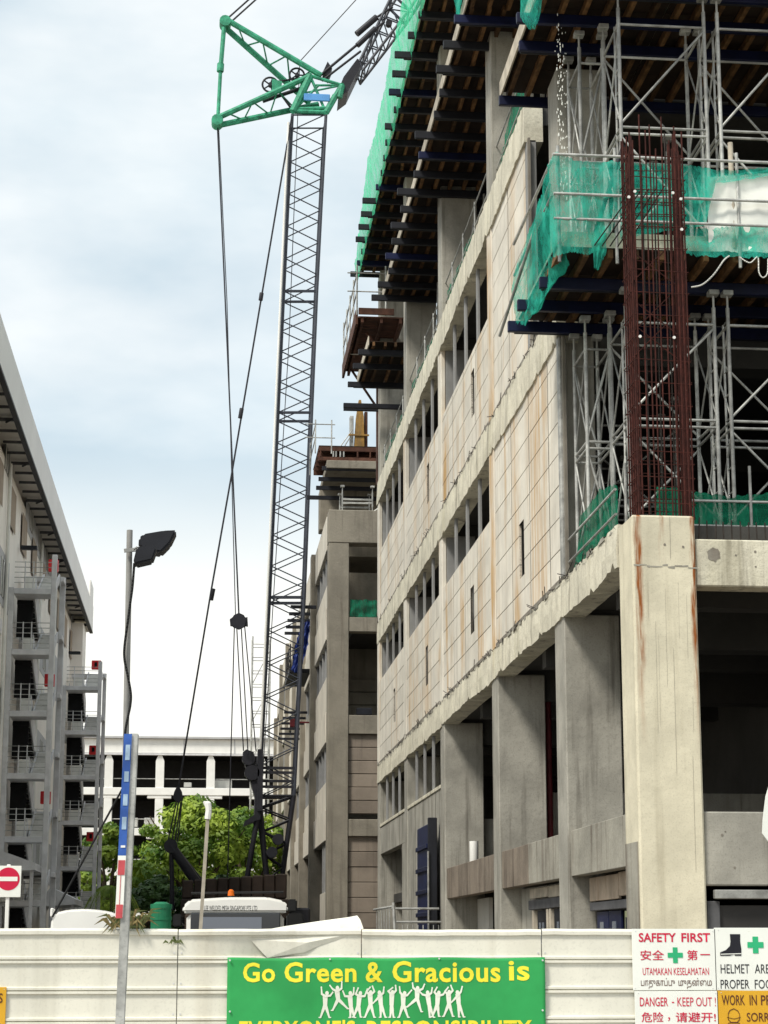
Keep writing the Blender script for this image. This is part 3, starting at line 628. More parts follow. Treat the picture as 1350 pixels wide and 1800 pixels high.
for k in range(2):
    y = 66.6 + k * 1.3
    piece('needle_outrigger', 'black_steel', None, (4.9 + k * .1, y, 21.3 + .28 * k), (8.0, y + .15, 21.48 + .28 * k), .01)
    _tag(bpy.data.objects[('needle_outrigger', 'needle_outrigger.001')[k]], ('dark steel needle beam sticking out below the brown platform, lower of two', 'dark steel needle beam sticking out below the brown platform, upper of two')[k], 'beam', 'needle beams')
# brown cantilevered platform at the end of the block
bp = root('cantilever_platform', 'brown timber platform jutting out at the far end of the block with handrails on top', 'platform', (6.2, 68, 23.9))
y = 64.9
while y < 71.4:
    piece('plank', 'brown_steel', bp, (5.3, y, 24.2), (7.0, y + .27, 24.26), .005); y += .3
for x in (5.4, 6.1, 6.8): piece('bearer', 'brown_steel', bp, (x, 64.9, 24.02), (x + .1, 71.5, 24.195), .01)
piece('edge_girder', 'brown_steel', bp, (5.2, 64.9, 23.95), (5.29, 71.6, 24.5), .01)
piece('kicker_board', 'brown_steel', bp, (5.3, 64.8, 24.3), (6.6, 64.86, 24.55), .01)
piece('edge_strip', 'white_dirty', bp, (5.3, 68.6, 24.0), (6.3, 68.66, 24.018), 0)
for yy in (64.9, 66.5, 68.2, 69.8, 71.4):
    rod('rail_post', 'galv', bp, (5.25, yy, 24.3), (5.25, yy, 26.2), .03)
for zz in (25.2, 25.9):
    rod('rail', 'galv', bp, (5.25, 64.8, zz), (5.25, 71.6, zz), .025)
    rod('rail', 'galv', bp, (4.9, 64.9, zz), (6.6, 64.9, zz), .025)
rod('rail_post', 'galv', bp, (6.3, 64.9, 24.3), (6.3, 64.9, 26.2), .03)
rod('diagonal_brace', 'brown_steel', bp, (6.7, 66, 22.6), (5.7, 66, 24.0), .05)
rod('diagonal_brace', 'brown_steel', bp, (6.7, 70.6, 22.2), (5.5, 70.6, 24.0), .05)
piece('fixing_column', 'brown_steel', bp, (6.35, 69.0, 19.0), (6.6, 69.3, 24.0), .01)

# ------------------------------------------------------------------ shoring towers
def tower(x, y, z0, z1, label, group=None, wx=1.5, wy=1.2, lite=False, ladder=True):
    t = root('shoring_tower', label, 'scaffold', (x + wx / 2, y + wy / 2, z0), group)
    H = z1 - z0; P = [(x, y), (x + wx, y), (x + wx, y + wy), (x, y + wy)]
    for px, py in P:
        rod('post', 'galv', t, (px, py, z0 + .25), (px, py, z1 - .3), .034)
        rod('jack', 'galv', t, (px, py, z0), (px, py, z0 + .3), .02); rod('jack', 'galv', t, (px, py, z1 - .34), (px, py, z1 - .09), .02)
        piece('fork_head', 'galv', t, (px - .09, py - .09, z1 - .09), (px + .09, py + .09, z1 - .004), .01)
        if not lite: piece('base_plate', 'galv', t, (px - .08, py - .08, z0), (px + .08, py + .08, z0 + .012), 0)
    nl = 2; h = (H - .9) / nl
    for k in range(nl):
        a = z0 + .42 + k * h; b = a + h - .12
        for (p, q), side in (((P[0], P[1]), 0), ((P[3], P[2]), 0), ((P[0], P[3]), 1), ((P[1], P[2]), 1)):
            if lite and side: continue
            rod('ledger', 'galv', t, (*p, a), (*q, a), .024); rod('ledger', 'galv', t, (*p, b), (*q, b), .024)
            if side == 0: rod('brace', 'galv', t, (*p, b - .06), (*q, a + .06), .022) if (k + (p == P[3])) % 2 == 0 else rod('brace', 'galv', t, (*p, a + .06), (*q, b - .06), .022)
            else:
                rod('brace', 'galv', t, (*p, a + .05), (*q, b - .05), .016); rod('brace', 'galv', t, (*p, b - .05), (*q, a + .05), .016)
    if ladder and not lite:
        zz = z0 + .6
        while zz < z1 - .5:
            for px in (x, x + wx): rod('rung', 'galv', t, (px, y + .03, zz), (px, y + .3, zz), .013)
            zz += .42
        for px in (x, x + wx): rod('inner_post', 'galv', t, (px, y + .3, z0 + .4), (px, y + .3, z1 - .5), .02)
    return t
fl = (('lower', 8.2, 12.67), ('upper', 13.12, 18.04))
for nm, z0, z1 in fl:
    tower(6.88, 29.4, z0, z1, 'galvanised shoring tower right behind the rusty rebar cage, %s of two tiers' % nm, 'front row of shoring towers')
    tower(8.62, 29.4, z0, z1, 'galvanised shoring tower next past the rebar cage towards the picture edge, %s of two tiers' % nm, 'front row of shoring towers')
    tower(6.5, 30.9, z0, z1, 'narrow shoring frame between the rebar cage and the panelled wall, %s tier' % nm, 'front row of shoring towers', wx=.42, wy=1.0, ladder=False)
    for q, y in enumerate((34.3, 37.6)):
        tower(7.45, y, z0, z1 - .4, 'dim shoring frame %s behind the front towers on the %s tier' % (('directly', 'second')[q], nm), 'inner shoring frames', lite=True)
# slender props on the upper slab beneath the long deck
for k in range(26):
    i = k % 4 + 0; y0 = YC[1 + (k % 3)] if k % 4 else YC[2]
    y = 41.2 + k * .95 + random.uniform(-.3, .3)
    if min(abs(y - c) for c in YC) < .6: y += 1.1
    x = 6.9 + random.uniform(0, 1.1); zt_ = 22.29 if y < 58 else 26.7
    p = rod('steel_prop', 'galv', None, (x, y, 18.74), (x + random.uniform(-.06, .06), y, zt_), .03)
    _tag(p, 'slender steel prop between the open top floor and the deck above it', 'prop', 'props on the open top floor')
for k in range(5):
    y = (43.0, 46.5, 52.0, 55.4, 62.0)[k]
    p = rod('raking_prop', 'galv', None, (6.55, y, 18.74), (7.3, y + 2.6, 22.0), .022)
    _tag(p, 'raking steel tube leaning between slender props on the open top floor', 'prop', 'raking tubes on the open top floor')
# edge protection along the open top floor
er = root('edge_guardrail', 'thin steel guardrail with green net scraps along the open top floor edge', 'guardrail', (6.5, 50, 18.75))
for y in fr(41.3, 67, 2.1):
    rod('rail_post', 'galv', er, (6.42, y, 18.6), (6.42, y, 19.9), .02)
for z in (19.25, 19.8): rod('rail', 'galv', er, (6.42, 36.2, z), (6.42, 67.2, z), .018)
for q, (a, b) in enumerate(((36.3, 39.6), (44.0, 48.8), (52, 57.8), (60, 66.8))):
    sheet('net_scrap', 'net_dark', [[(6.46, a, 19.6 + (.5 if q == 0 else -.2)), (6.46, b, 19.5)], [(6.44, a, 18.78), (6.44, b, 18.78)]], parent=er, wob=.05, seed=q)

# ------------------------------------------------------------------ guard rails and nets of the corner bay
g3 = root('scaffold_guardrail', 'galvanised tube guardrail around the green netted deck beside the rebar cage', 'guardrail', (8.5, 28.5, 13.1))
ZR = 13.1
for x in (5.6, 6.55, 8.6, 10.6): rod('rail_post', 'galv', g3, (x, 28.5, 12.75), (x, 28.5, 14.75), .028)
for x in (8.52,): rod('rail_post', 'edge_wood', g3, (x, 28.55, 13.1), (x, 28.55, 14.95), .045)
for z in (14.56, 13.88, 13.45): rod('rail', 'galv', g3, (5.5, 28.4, z), (12, 28.4, z), .026)
for z in (14.5, 13.9): rod('rail', 'galv', g3, (5.5, 28.5, z), (5.5, 32.3, z), .026)
rod('raking_tube', 'galv', g3, (5.15, 31.9, 12.6), (5.6, 29.2, 14.4), .03)
rod('raking_tube', 'black_steel', g3, (6.2, 28.8, 13.2), (6.75, 28.7, 14.9), .035)
def P3(px, py, Y): return tuple(at(px, py, Y))
sheet('safety_net', 'net', [[P3(962, 290, 28.45), P3(980, 266, 28.42), P3(1010, 282, 28.4), P3(1100, 286, 28.42)], [P3(965, 400, 28.42), P3(990, 390, 28.4), P3(1040, 380, 28.42), P3(1090, 372, 28.42)], [P3(972, 452, 28.42), P3(1000, 440, 28.4), P3(1030, 448, 28.42), P3(1058, 440, 28.42)]],
      'bright green net tied over the deck corner rail, torn along its lower edge', 'net', seed=1, wob=.03, nu=26, nv=14)
sheet('safety_net', 'net', [[P3(962, 288, 28.5), P3(950, 340, 29.2), P3(935, 400, 30.2)], [P3(985, 420, 28.55), P3(955, 470, 29.6), P3(905, 475, 31.5)], [P3(1000, 462, 28.7), P3(945, 540, 29.8), P3(900, 510, 31.9)], [P3(975, 475, 29.3), P3(925, 572, 30.6), P3(905, 566, 31.9)]],
      'green net hanging in a long tail off the deck corner over the panelled wall', 'net', seed=2, wob=.06, nu=24, nv=20)
sheet('safety_net', 'net', [[P3(1010, 300, 28.46), P3(1040, 292, 28.45)], [P3(1030, 400, 28.44), P3(1062, 390, 28.44)], [P3(1042, 440, 28.4), P3(1066, 442, 28.4)], [P3(1044, 470, 28.4), P3(1052, 474, 28.4)]],
      'narrow green net flap hanging down in front of the joist ends', 'net', seed=3, wob=.03, nu=8, nv=12)
sheet('safety_net', 'net', [[P3(1090, 286, 28.47), P3(1210, 290, 28.46), P3(1260, 300, 28.46), P3(1400, 292, 28.46)], [P3(1090, 420, 28.45), P3(1240, 395, 28.44), P3(1258, 322, 28.44), P3(1400, 304, 28.44)]],
      'green net strip sagging along the top rail behind the rebar cage', 'net', seed=4, wob=.025, nu=26, nv=6)
sheet('safety_net', 'net', [[P3(1205, 402, 28.44), P3(1300, 396, 28.43), P3(1420, 400, 28.44)], [P3(1205, 448, 28.42), P3(1290, 452, 28.42), P3(1420, 458, 28.42)]],
      'lower green net strip with holes along the deck edge past the cage', 'net', seed=5, wob=.04, nu=22, nv=6)
sheet('white_sheet', 'sign_white', [[P3(1242, 312, 28.5), P3(1300, 308, 28.5), P3(1420, 300, 28.5)], [P3(1246, 440, 28.5), P3(1300, 442, 28.5), P3(1420, 446, 28.5)]],
      'pale cream sheet hung inside the netted rail past the rebar cage', 'sheet', seed=6, wob=.02, nu=10, nv=6)
sheet('safety_net', 'net', [[P3(913, -40, 28.3), P3(955, -40, 28.3)], [P3(914, 30, 28.3), P3(950, 20, 28.3)], [P3(930, 52, 28.3), P3(940, 50, 28.3)]],
      'pointed green net scrap hanging from the deck at the top of the picture', 'net', seed=7, wob=.03, nu=10, nv=8)
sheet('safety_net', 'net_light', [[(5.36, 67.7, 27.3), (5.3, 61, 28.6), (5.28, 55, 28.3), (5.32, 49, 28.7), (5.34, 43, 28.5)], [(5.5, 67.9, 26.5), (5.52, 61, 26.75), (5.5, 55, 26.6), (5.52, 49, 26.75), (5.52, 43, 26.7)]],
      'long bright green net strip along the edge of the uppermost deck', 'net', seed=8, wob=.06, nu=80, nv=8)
sheet('safety_net', 'net', [[(5.4, 40.2, 24.3), (5.42, 37.0, 24.3)], [(5.5, 39.6, 22.7), (5.5, 37.0, 22.7)]],
      'short green net piece on the lower long deck near the picture top', 'net', seed=9, wob=.05)
# second floor edge of the corner bay: dark net, rail, starter bars
g2 = root('edge_guardrail', 'tube rail along the floor edge above the front beam beside the column top', 'guardrail', (9.5, 28.0, 8.2))
for x in (6.5, 8.5, 10.5): rod('rail_post', 'galv', g2, (x, 28.1, 8.0), (x, 28.1, 9.3), .025)
for z in (8.32, 8.72): rod('rail', 'galv', g2, (7.4, 28.1, z), (12, 28.1, z), .022)
rod('rail', 'galv', g2, (6.36, 28.2, 8.9), (6.36, 32.2, 8.9), .022); rod('rail', 'galv', g2, (6.36, 28.2, 8.5), (6.36, 32.2, 8.5), .022)
for k in range(26): rod('starter_bar', 'rebar_dark', g2, (7.4 + k * .13, 27.2, 7.8), (7.4 + k * .13 + random.uniform(-.02, .02), 27.2, 8.18 + random.uniform(0, .06)), .012, 5)
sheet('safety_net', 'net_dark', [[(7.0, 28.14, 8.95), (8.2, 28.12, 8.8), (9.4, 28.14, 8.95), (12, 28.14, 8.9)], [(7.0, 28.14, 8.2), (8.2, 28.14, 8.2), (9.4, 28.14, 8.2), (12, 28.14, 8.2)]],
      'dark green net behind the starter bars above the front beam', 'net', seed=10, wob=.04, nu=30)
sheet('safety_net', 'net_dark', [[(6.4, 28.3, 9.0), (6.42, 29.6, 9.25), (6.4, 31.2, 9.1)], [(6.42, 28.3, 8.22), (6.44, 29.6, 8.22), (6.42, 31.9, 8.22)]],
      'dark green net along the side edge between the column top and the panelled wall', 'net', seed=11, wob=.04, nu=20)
# hose looped under the deck
hp = [P3(1215, 505, 28.4), P3(1235, 500, 28.35), P3(1255, 482, 28.3), P3(1272, 458, 28.3), P3(1282, 450, 28.4)]
MB().path(smooth(hp), .014, 6).build('hose', 'white_dirty', None, smooth=True, label='pale hose sagging from the deck edge to the rebar cage', cat='hose')
hp = [P3(1300, 452, 28.4), P3(1318, 462, 28.36), P3(1332, 452, 28.4), P3(1334, 478, 28.36), P3(1341, 488, 28.35), P3(1349, 480, 28.35), P3(1350, 455, 28.4)]
MB().path(smooth(hp), .011, 6).build('hose', 'white_dirty', None, smooth=True, label='thin pale hose looped below the deck edge near the picture border', cat='hose')
piece('blue_rag', 'light_blue', None, (6.82, 29.2, 14.7), (6.87, 29.24, 15.15), .015)
_tag(bpy.data.objects['blue_rag'], 'light blue rag tied to a shoring post above the netted corner', 'rag')

# ------------------------------------------------------------------ the second block beyond the gap
Y2 = 78.0
def z2(py): return at(640, py, Y2).z
sb = root('concrete_tower_block', 'grey brown concrete block beyond the gap with an open stair bay and plank walls', 'building', (9, 95, 0))
XA, XB_, XR = 5.14, 6.0, 12.0
piece('column', 'block2', sb, (XA, Y2, 0), (XB_, Y2 + 1.0, z2(955)), .02)
piece('top_beam', 'block2', sb, (XA - .02, Y2 - .02, z2(955) + .004), (XR, Y2 + .8, z2(897)), .03)
piece('upper_column', 'block2', sb, (XA - .16, Y2 + 4.0, z2(897)), (XR, Y2 + 5.0, z2(822)), .03)
piece('roof_slab', 'block2', sb, (XA - .1, Y2 + .2, z2(822) + .004), (XR, Y2 + 5.4, z2(808)), .02)
for a, b in ((1110, 1085), (1290, 1257), (1470, 1440)):
    piece('floor_beam', 'block2', sb, (XB_ + .004, Y2 + .04, z2(a)), (XR, Y2 + .6, z2(b)), .02)
    piece('floor_slab', 'deep', sb, (XB_ + .3, Y2 + .6, z2(b) - .35), (XR, Y2 + 11, z2(b) - .02), 0)
piece('rear_wall', 'block2', sb, (XB_, Y2 + 6.5, 0), (XR, Y2 + 6.8, z2(955)), 0)
piece('side_wall', 'block2', sb, (XA + .3, Y2 + 1.0, z2(955) - 1), (XA + .5, Y2 + 6.5, z2(955)), 0)
for a, b, n in ((1430, 1290, 6), (1640, 1470, 8)):
    z0, z1 = z2(a) if a < 1600 else 0.0, z2(b)
    if a > 1600: n = 10
    h = (z1 - z0) / n
    for k in range(n):
        q = random.uniform(0, .04); piece('wall_plank', 'blockwork', sb, (XB_ + .01, Y2 + .15 + q, z0 + k * h + .012), (XR, Y2 + .4 + q, z0 + (k + 1) * h - .012), .015)
    piece('backing_wall', 'backing', sb, (XB_ + .02, Y2 + .42, z0), (XR, Y2 + .5, z1 - .01), 0)
z0 = z2(1257); h = (z2(1160) - z0) / 4
for k in range(4): piece('wall_plank', 'block2', sb, (XB_ + .3, Y2 + 5.9, z0 + k * h + .015), (XR, Y2 + 6.1, z0 + (k + 1) * h - .015), .02)
piece('bracket_box', 'black_steel', sb, (6.35, Y2 + .1, z0 + .02), (7.0, Y2 + .5, z0 + .32), .02)
# street front of the second block, going away
XW = XA + .02
lv = [(6.1, 7.4), (10.2, 11.5), (14.6, 16.0), (18.5, 20.0)]
yy = [79.0, 87.5, 96.5, 105.5, 114.5, 123.5, 132.5]
for i in range(6):
    a, b = yy[i], yy[i + 1]
    top = 20.0 if i < 5 else 17.5
    piece('pilaster', 'block2', sb, (XW - .25, b - .4, 0), (XW + .6, b + .4, top), .02)
    for j, (z0, z1) in enumerate(lv):
        piece('edge_beam', 'block2_wall', sb, (XW - .06, a + .004 if i else 79.01, z0), (XW + .3, b - .404, z1 if j < 3 else top), .02)
    for j, (z0, z1) in enumerate(((0, 6.1), (7.4, 10.2), (11.5, 14.6), (16.0, 18.5))):
        wy0 = a + .4 if i else 79.1
        if j == 0:
            piece('wall', 'block2_wall', sb, (XW + .02, wy0, 0), (XW + .2, b - 4.2, z0 + 4.0), .01)
            piece('void_wall', 'deep', sb, (XW + .5, wy0, 0), (XW + .6, b - .4, z1), 0)
            nm = 4
            for k in range(1, nm): piece('mullion', 'mullion', sb, (XW + .05, wy0 + (b - 4.2 - wy0) * k / nm - .1, 4.0), (XW + .2, wy0 + (b - 4.2 - wy0) * k / nm + .1, 6.12), .01)
        else:
            hs = z0 + (z1 - z0) * (.42 if j != 2 else .5)
            piece('wall', 'block2_wall', sb, (XW, wy0, z0 - .01), (XW + .2, b - .4, hs), .01)
            piece('glazing', 'glass_blue' if j < 3 else 'glass', sb, (XW + .16, wy0, hs), (XW + .2, b - .4, z1 + .02), 0)
            for k in range(0, 5): piece('mullion', 'mullion', sb, (XW + .05, wy0 + (b - .4 - wy0) * k / 4 - .09, hs), (XW + .17, wy0 + (b - .4 - wy0) * k / 4 + .09, z1 + .02), .01)
piece('core', 'deep', sb, (XW + .62, 85.2, 0), (XR, 132.4, 17.4), 0)
piece('roof', 'block2', sb, (XW + .31, 84.5, 19.4), (XR, 123, 19.9), 0)
# formwork table, column form and handrail on its roof
tb = root('formwork_table', 'rust brown formwork table on the roof of the block beyond the gap', 'formwork', (6.6, 79, z2(806)))
zt0 = z2(808) + .01
piece('top_girder', 'brown_steel', tb, (4.7, Y2 + .3, zt0 + .42), (8, Y2 + .5, zt0 + .62), .01)
piece('bottom_girder', 'brown_steel', tb, (4.7, Y2 + .32, zt0), (8, Y2 + .48, zt0 + .16), .01)
for x in (4.75, 5.3, 5.42, 5.6, 5.75, 6.35, 6.9, 7.4): piece('stud', 'brown_steel' if x > 5.8 or x < 5 else 'galv', tb, (x, Y2 + .3, zt0 + .162), (x + .06, Y2 + .5, zt0 + .418), .005)
piece('deck_sheet', 'ply', tb, (4.7, Y2 + .3, zt0 + .622), (8, Y2 + 4.5, zt0 + .66), 0)
for k in range(5): piece('bearer', 'brown_steel', tb, (4.7, Y2 + .9 + k * .8, zt0 + .3), (8, Y2 + 1.0 + k * .8, zt0 + .618), .01)
for x, y in ((4.55, .3), (5.25, .3), (4.55, 4.2)): rod('rail_post', 'galv', tb, (x, Y2 + y, zt0 + .3), (x, Y2 + y, zt0 + 1.8), .03)
for z in (1.0, 1.6): rod('rail', 'galv', tb, (4.1, Y2 + .3, zt0 + z), (5.4, Y2 + .3, zt0 + z), .025); rod('rail', 'galv', tb, (4.55, Y2 + .3, zt0 + z), (4.55, Y2 + 4.3, zt0 + z), .025)
cf = root('column_form', 'tall yellow steel column form with raking props on the formwork table', 'formwork', (6.6, Y2 + 1.5, zt0 + .66))
zb_ = zt0 + .66
MB().prism([(6.3, Y2 + 1.2, zb_), (6.75, Y2 + 1.2, zb_), (6.72, Y2 + 1.2, zb_ + 1.6), (6.6, Y2 + 1.2, zb_ + 2.35), (6.5, Y2 + 1.2, zb_ + 2.35), (6.4, Y2 + 1.2, zb_ + 1.6)], (0, .5, 0)).build('shutter', 'yellow_steel', cf)
piece('back_shutter', 'galv', cf, (6.12, Y2 + 1.3, zb_), (6.28, Y2 + 1.7, zb_ + 1.65), .02)
piece('back_shutter', 'brown_steel', cf, (6.76, Y2 + 1.3, zb_), (6.9, Y2 + 1.6, zb_ + 1.85), .02)
piece('waler', 'yellow_steel', cf, (6.05, Y2 + 1.14, zb_ + .7), (6.95, Y2 + 1.19, zb_ + .78), .01)
for dx in (0, .2): rod('raking_prop', 'galv', cf, (5.55 + dx, Y2 + 1.2, zb_), (6.2 + dx * .2, Y2 + 1.2, zb_ + .95 - dx * .4), .025)
# needle beams and shoring under the roof slab
for k, (x0, py) in enumerate(((4.85, 821), (4.75, 831), (4.7, 838), (4.35, 847))):
    b = piece('needle_outrigger', 'black_steel', None, (x0, Y2 + .3 + k * .9, z2(py) - .1), (7.6, Y2 + .4 + k * .9, z2(py) + .08), .01)
    _tag(b, 'dark outrigger under the roof slab beyond the gap, %s of four' % ('topmost', 'second from the top', 'third from the top', 'lowest')[k], 'beam', 'needle beams under the far roof slab')
tower(5.75, Y2 + .6, z2(897) + .01, z2(848), 'pale shoring tower between roof slab and top beam of the block beyond the gap', wx=1.3, wy=1.5, lite=True)
for k in range(2):
    p = rod('raking_tube', 'galv', None, (7.0 + .2 * k, Y2 + .5, z2(897)), (8.6, Y2 + .5, z2(850) - .4 * k), .03)
    _tag(p, ('raking scaffold tube on the top beam of the far block, the upper one', 'raking scaffold tube on the top beam of the far block, the lower one')[k], 'tube', 'raking tubes of the far block')
sheet('safety_net', 'net_dark', [[(XB_ + .03, Y2 + .1, z2(1053)), (7.2, Y2 + .1, z2(1054))], [(XB_ + .03, Y2 + .1, z2(1084)), (7.2, Y2 + .1, z2(1084))]], 'green net screen across the open bay of the block beyond the gap', 'net', seed=21, wob=.05, nu=10, nv=5)
# working platform and tarpaulin on the street front
wp = root('hanging_platform', 'dark access platform with rails on the street front of the far block', 'platform', (4.4, 92, 15))
p0 = at(545, 1085, 88)
for k in range(5): piece('outrigger', 'black_steel', wp, (3.9, 86 + k * 1.6, 17.2 - k * .05), (5.1, 86.12 + k * 1.6, 17.35 - k * .05), .01)
piece('platform_deck', 'black_steel', wp, (4.0, 89, 14.6), (5.0, 94, 14.8), .02)
for k in range(4): rod('rail_post', 'black_steel', wp, (4.05, 89.1 + k * 1.6, 14.8), (4.05, 89.1 + k * 1.6, 16.0), .03)
for z in (15.3, 15.9): rod('rail', 'black_steel', wp, (4.05, 88.9, z), (4.05, 94.1, z), .025)
for k in range(6): piece('outrigger', 'black_steel', wp, (3.9, 92 + k * 1.5, 13.0 - k * .1), (5.05, 92.1 + k * 1.5, 13.12 - k * .1), .01)
sheet('tarpaulin', 'tarp', [[(4.5, 88.8, 17.0), (5.05, 88.9, 17.1)], [(4.2, 88.8, 15.6), (4.9, 88.7, 16.0)], [(4.1, 88.8, 14.7), (4.5, 88.8, 14.5)]], 'dark blue tarpaulin draped over the access platform of the far block', 'tarpaulin', seed=22, wob=.12)
wl = root('wall_lamp', 'small red brown wall bracket lamp on the far block front', 'lamp', (4.9, 90, 12.3))
piece('bracket', 'dull_red', wl, (4.5, 90, 12.3), (5.1, 90.08, 12.38), .01); piece('bracket', 'dull_red', wl, (4.42, 90, 12.0), (4.5, 90.08, 12.9), .01); piece('housing', 'dull_red', wl, (4.1, 89.9, 12.1), (4.41, 90.2, 12.5), .03)
# access scaffold tower further off
sc_ = root('access_scaffold', 'pale ladder scaffold standing behind the crane boom', 'scaffold', (3.6, 128, 0))
for x in (3.2, 4.4):
    for y in (127, 128.5): rod('post', 'galv', sc_, (x, y, 0), (x, y, 22.5), .05)
for k in range(24):
    for y in (127, 128.5): rod('ledger', 'galv', sc_, (3.2, y, .8 + k * .92), (4.4, y, .8 + k * .92), .03)
for k in range(8): rod('brace', 'galv', sc_, (3.2, 127, 1 + k * 2.6), (4.4, 127, 3.4 + k * 2.6), .03)

# ------------------------------------------------------------------ blue gate, handrail at the foot of the far bays
gt = root('steel_gate', 'dark blue ribbed steel gate leaf standing open against the far bays', 'gate', (6.1, 51.5, 0))
piece('leaf', 'blue_steel', gt, (6.02, 50.3, 0), (6.12, 52.9, 5.05), .02)
for k in range(8): piece('rib', 'blue_steel', gt, (5.97, 50.3, .2 + k * .6), (6.018, 52.9, .32 + k * .6), .01)
piece('stile', 'black_steel', gt, (6.0, 50.1, 0), (6.24, 50.28, 5.2), .02)
rod('edge_tube', 'galv', gt, (5.99, 50.05, 0), (5.99, 50.05, 4.3), .025)
hr = root('handrail', 'grey tube handrail with uprights beside the blue gate', 'handrail', (5.2, 46, 0))
for k in range(9): rod('baluster', 'galv', hr, (4.9 + k * .13, 47.5, 0), (4.9 + k * .13, 47.5, 2.35), .012)
rod('top_rail', 'galv', hr, (4.75, 47.5, 2.75), (5.95, 47.5, 2.75), .03); rod('mid_rail', 'galv', hr, (4.85, 47.5, 2.42), (6.0, 47.5, 2.42), .03)
rod('end_post', 'galv', hr, (4.8, 47.5, 2.9), (4.95, 47.4, 0), .04); rod('top_rail', 'galv', hr, (4.78, 47.5, 2.8), (4.72, 52, 2.8), .03)
for k in range(6): rod('baluster', 'galv', hr, (4.75, 48 + k * .7, 0), (4.75, 48 + k * .7, 2.78), .012)

# ------------------------------------------------------------------ white factory building across the street
lb = root('factory_building', 'long cream and grey factory block with a deep roof fascia across the street', 'building', (-14, 76, 0))
XL, ZS = -7.55, 19.62
piece('main_wall', 'cream_wall', lb, (-22, 45, 0), (XL, 108.0, ZS), 0)
ST = 4.72
for k in range(5):
    z = -.3 + k * ST
    for a, b in ((45, 71.5), (77.2, 99.5), (105.2, 107.99)):
        piece('window_band', 'grey_wall', lb, (XL, a, max(0, z + .3)), (XL + .02, b - (b - a) * (.0 if k % 2 else .25), z + 2.3), 0)
        n = max(1, int((b - a) / 4.4))
        for j in range(n):
            y = a + (j + .5) * (b - a) / n
            wn = piece('window', 'glass', lb, (XL, y - .7, max(.2, z + .6)), (XL + .03, y + .7, z + 2.0), 0)
            for q in (-.7, -.03, .64): piece('frame', 'white_dirty', wn, (XL + .031, y + q, max(.2, z + .6)), (XL + .06, y + q + .06, z + 2.0), 0)
for j in range(13): piece('louver', 'brown_louver', lb, (XL + .062, 46.5 + j * 4.8, ZS - 2.1), (XL + .075, 48.6 + j * 4.8, ZS - .55), 0)
piece('end_pier', 'cream_wall', lb, (XL - .9, 105.4, 0), (-6.88, 108.12, ZS), .01)
rf = piece('roof_fascia', 'fascia', lb, (-6.7, 40, ZS + .1), (-6.58, 109.2, ZS + 1.62), .02)
piece('fascia_trim', 'black_steel', rf, (-6.75, 40, ZS + .0), (-6.56, 109.2, ZS + .098), .01)
piece('fascia_end', 'fascia', lb, (-9, 109.21, ZS + .1), (-6.58, 109.3, ZS + 1.62), .01)
piece('parapet_end', 'fascia', lb, (-6.7, 106.6, ZS + 1.622), (-6.6, 109.2, ZS + 2.7), .02)
piece('soffit', 'cream_wall', lb, (-22, 40, ZS + .5), (-6.71, 109.2, ZS + .6), 0)
y = 46.0; k = 0
while y < 108:
    piece('soffit_outrigger', 'door_grey', lb, (XL, y, ZS + .3), (-6.71, y + (.14 if k % 4 == 0 else .05), ZS + .4), 0)
    if k % 4 == 0: rod('soffit_brace', 'black_steel', lb, (-6.75, y - .7, ZS + .2), (-7.1, y - .1, ZS + .2), .04)
    y += 1.55; k += 1
for j, y in enumerate((74.6, 102.5)):
    piece('wall_light', 'black_steel', lb, (XL + .1, y, 17.4), (XL + .75, y + .3, 17.55), .02)

